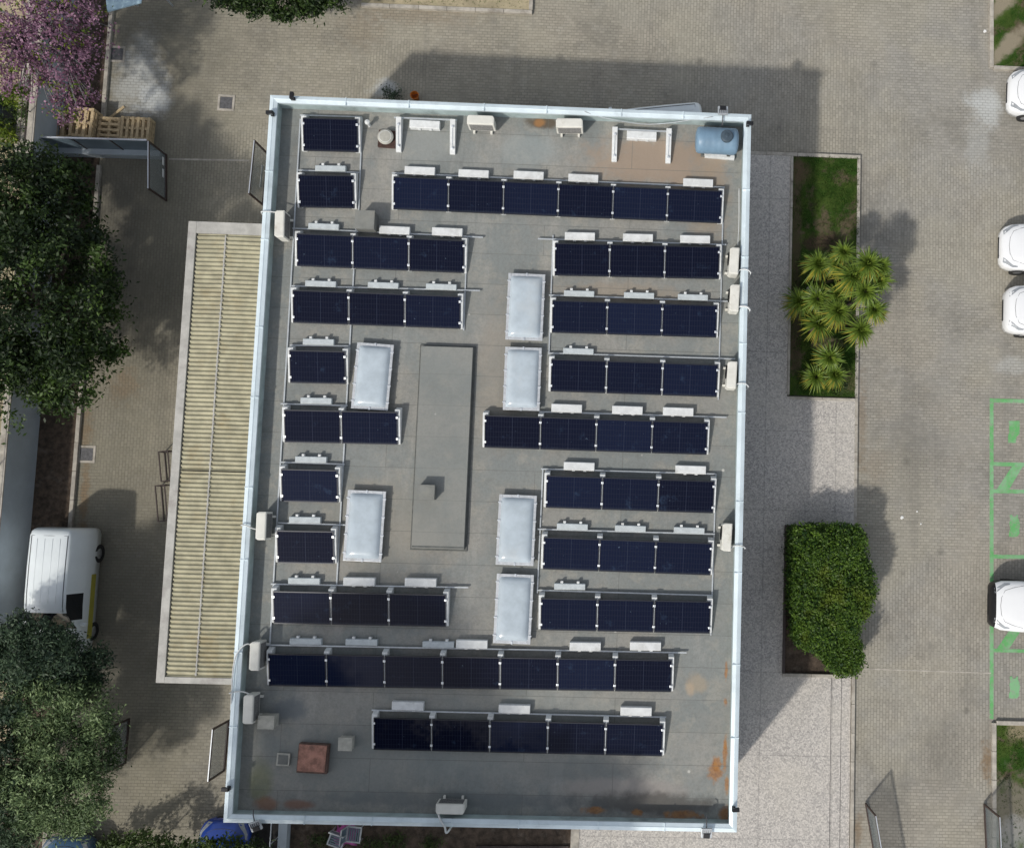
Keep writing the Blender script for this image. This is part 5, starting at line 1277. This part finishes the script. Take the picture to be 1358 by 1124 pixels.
for i, (px, py, z, lb) in enumerate(yuc):
    c = at(px, py, z); foot = Vector((min(c.x, xe-.18)+rnd.uniform(-.1, .05), c.y+rnd.uniform(-.2, .2), ZS-.04))
    if i in (4, 5, 6, 13): foot.x = xe-.2+rnd.uniform(-.12, .1)
    t = thing('yucca_plant', foot, 0, lb, 'yucca', 'yucca heads in the grass bed')
    if i < 9:
        gm, dm = make_yucca(200+i); og = gm.build('leaf_head', 'yucca', t); od = dm.build('dry_skirt', 'yuccadry', t); YM.append((og, od))
    else:
        og, od = [o.copy() for o in YM[i % 9]]
        for o in (og, od): C.objects.link(o); o.parent = t
    sc_ = rnd.uniform(.98, 1.34)*(.8 if i in (10,) else 1)
    tl_x, tl_y, rz_ = rnd.uniform(-.3, .3), rnd.uniform(-.3, .3), rnd.uniform(-.9, .9)
    for o in (og, od): o.location = c-foot; o.rotation_euler = (tl_x, tl_y, rz_); o.scale = (sc_, sc_, sc_)
    m = MB(); e = c-foot; m.tube([(0, 0, -.05), (e.x*.3, e.y*.3, e.z*.55), (e.x, e.y, e.z+.02)], [.09, .075, .06], 8); m.build('trunk', 'bark', t, smooth=True)
# pale stone in the bed, weed by the wall, small plants south of the building
c = at(1074, 384, .2); m = MB(); m.prism([(c.x-.12, c.y-.1), (c.x+.1, c.y-.13), (c.x+.15, c.y+.02), (c.x+.02, c.y+.14), (c.x-.13, c.y+.07)], .08, .26); tag(m.build('garden_stone', 'stone', None, bevel=.04), 'pale stone in the grass bed beside the left yucca heads', 'stone')
def weed(px, py, rr_, h, lb, leaf='leaf_low', seed=1, n=16, name='weed_plant'):
    c = at(px, py, h*.6); t = thing(name, (c.x, c.y, 0), 0, lb, 'plant'); m, cs = crown([((c.x, c.y, h*.5), rr_, rr_*.75, h*.5)], n, 26, .05, .09, seed, asp=.35, shell=.2, bot=-.5); m.build('foliage', leaf, t, frame=t)
    m = MB()
    for q in cs[:7]: m.tube([(c.x, c.y, 0), (lerp(c.x, q[0], .6), lerp(c.y, q[1], .6), q[2]*.7), q], [.012, .008, .004], 5)
    m.build('stem', 'bark', t, frame=t)
weed(520, 123, .36, .3, 'dark weed growing against the top wall beside the orange bucket', 'leaf_olive2', 7, 14)
for i, (px, py, r_, lb) in enumerate(((420, 1118, .5, 'low green weeds left of the two garden chairs'), (495, 1120, .5, 'low green weeds right of the two garden chairs'), (523, 1116, .45, 'brighter green plant in the soil right of the garden chairs'), (575, 1118, .35, 'sparse weeds below the white hose in the soil bed'), (1112, 515, .3, 'small dark plant at the lower right corner of the grass bed'), (152, 1118, .4, 'small plant at the bottom edge beside the kerb'))):
    weed(px, py, r_, .3, lb, 'leaf_low', 30+i, 18)
# grass: blades that nobody could count
def grass(name, x0_, x1_, y0_, y1_, z, n, seed, keep=None):
    rr = random.Random(seed); m = MB()
    k = 0
    while k < n:
        x, y = rr.uniform(x0_, x1_), rr.uniform(y0_, y1_)
        k += 1
        if keep and not keep(x, y, rr): continue
        for _ in range(3):
            a = rr.uniform(0, 6.28); L = rr.uniform(.03, .075); w_ = rr.uniform(.006, .012); lean = rr.uniform(.2, .9)*L
            px_, py_ = x+rr.gauss(0, .03), y+rr.gauss(0, .03); dx, dy = math.cos(a), math.sin(a); o = len(m.v)
            m.v += [(px_-dy*w_, py_+dx*w_, z), (px_+dy*w_, py_-dx*w_, z), (px_+dx*lean, py_+dy*lean, z+L)]
            m.f.append((o, o+1, o+2)); m.tint.append(rr.random())
    return stuff(m.build(name, 'blade', None))
bare = at(1095, 325, .1)
def k1(x, y, rr):
    v = math.sin(x*2.1+1.3)*math.cos(y*1.7+.5)+.6*math.sin(x*4.3-y*2.9)
    d = math.hypot((x-bare.x)/1.3, (y-bare.y)/.7)
    left = (x-xa) < .35+.2*math.sin(y*2)
    return rr.random() < (.92 if v > -.7 else .35)*(.25 if d < 1 else 1)*(.35 if left else 1)
o = grass('grass', xa+.04, xe+.05, ylaw0+.02, ylaw1+.02, ZS+.0, 9000, 3, k1)
tag(o, 'short green grass in the long bed around the yucca heads', 'grass')
def k2(x, y, rr): return math.sin(x*1.4+y*.9)+.5*math.sin(x*3.1-y*2.2) > -.55 and rr.random() < .9
o = grass('grass', c1.x+.13, c1.x+3.2, c1.y+.13, c1.y+5.5, .09, 4500, 4, lambda x, y, rr: (abs((y-at(1335, 62).y)*.72-(x-at(1335, 62).x)*.70) > .4 and abs((y-at(1325, 10).y)*.72-(x-at(1325, 10).x)*.70) > .4) and rr.random() < .95)
tag(o, 'green grass stripes of the lawn at the top right corner', 'grass')
o = grass('grass', c2.x+.13, c2.x+3.2, c2.y-7, c2.y-.13, .09, 5000, 5, lambda x, y, rr: rr.random() < (.95 if y > c2.y-2.2 else .35)*(1 if math.sin(x*4+y*3) > -.6 else .3))
tag(o, 'green grass of the lawn at the lower right edge', 'grass')
o = grass('grass', c3.x+.5, c4.x-.13, c4.y+.13, c4.y+2, .09, 700, 6, lambda x, y, rr: rr.random() < .6)
tag(o, 'sparse grass tufts in the sandy bed at the top edge', 'grass')

# tall trees in the garden south of the building, just outside the bottom edge; they shade the lower roof
KX, KY = sund.x/sund.z, sund.y/sund.z
def sh(px, py, z, r_, rz_=None):
    """crown blob at height z whose shadow falls on the roof at this place"""
    p = at(px, py, ZR); h = z-ZR; return ((p.x+KX*h, p.y+KY*h, z), r_, r_, rz_ or r_*.9)
def south(foot_y, foot_x, blobs, lb, seed, n):
    tree('tall_tree', Vector((foot_x, foot_y, 0)), blobs, lb, 'leaf_olive2', n, 46, .13, .36, seed, r0=.3, asp=.45, limbs=12)
b1 = [sh(480, 880, 16.5, 2.0, 2.2), sh(400, 900, 15.5, 1.5, 1.6), sh(540, 830, 17.2, 1.0, 1.2), sh(560, 905, 15.0, 1.4, 1.5), sh(400, 985, 14.0, 1.7, 1.8)]
south(b1[0][0][1]-.3, b1[0][0][0]+.4, b1, 'tall tree beyond the bottom edge whose shadow darkens the lower left panels', 301, 330)
b2 = [sh(500, 1010, 11.8, 1.9, 1.8), sh(600, 1000, 11.0, 1.6, 1.5), sh(440, 1070, 10.0, 1.6, 1.4), sh(560, 1070, 9.6, 1.8, 1.4)]
south(b2[0][0][1]-1, b2[0][0][0]+.6, b2, 'tree beyond the bottom edge whose shadow darkens the lower left roof', 302, 330)
b3 = [sh(690, 1050, 9.8, 1.7, 1.5), sh(780, 1068, 9.2, 1.3, 1.2), sh(650, 1085, 8.6, 1.5, 1.2)]
south(b3[0][0][1]-1, b3[0][0][0]+.6, b3, 'smaller tree beyond the bottom edge beside the building middle', 303, 230)

def shg(px, py, z, r_):
    p = at(px, py, 0); return ((p.x+KX*z, p.y+KY*z, z), r_, r_, r_*.7)
b4 = [shg(430, 1114, 6.0, 1.3), shg(520, 1118, 6.2, 1.6), shg(610, 1116, 5.6, 1.4), shg(690, 1112, 5.2, 1.3), shg(400, 1105, 5.4, 1.0)]
south(b4[1][0][1]-.6, b4[1][0][0]+.4, b4, 'low spreading tree beyond the bottom edge shading the soil bed and chairs', 304, 300)
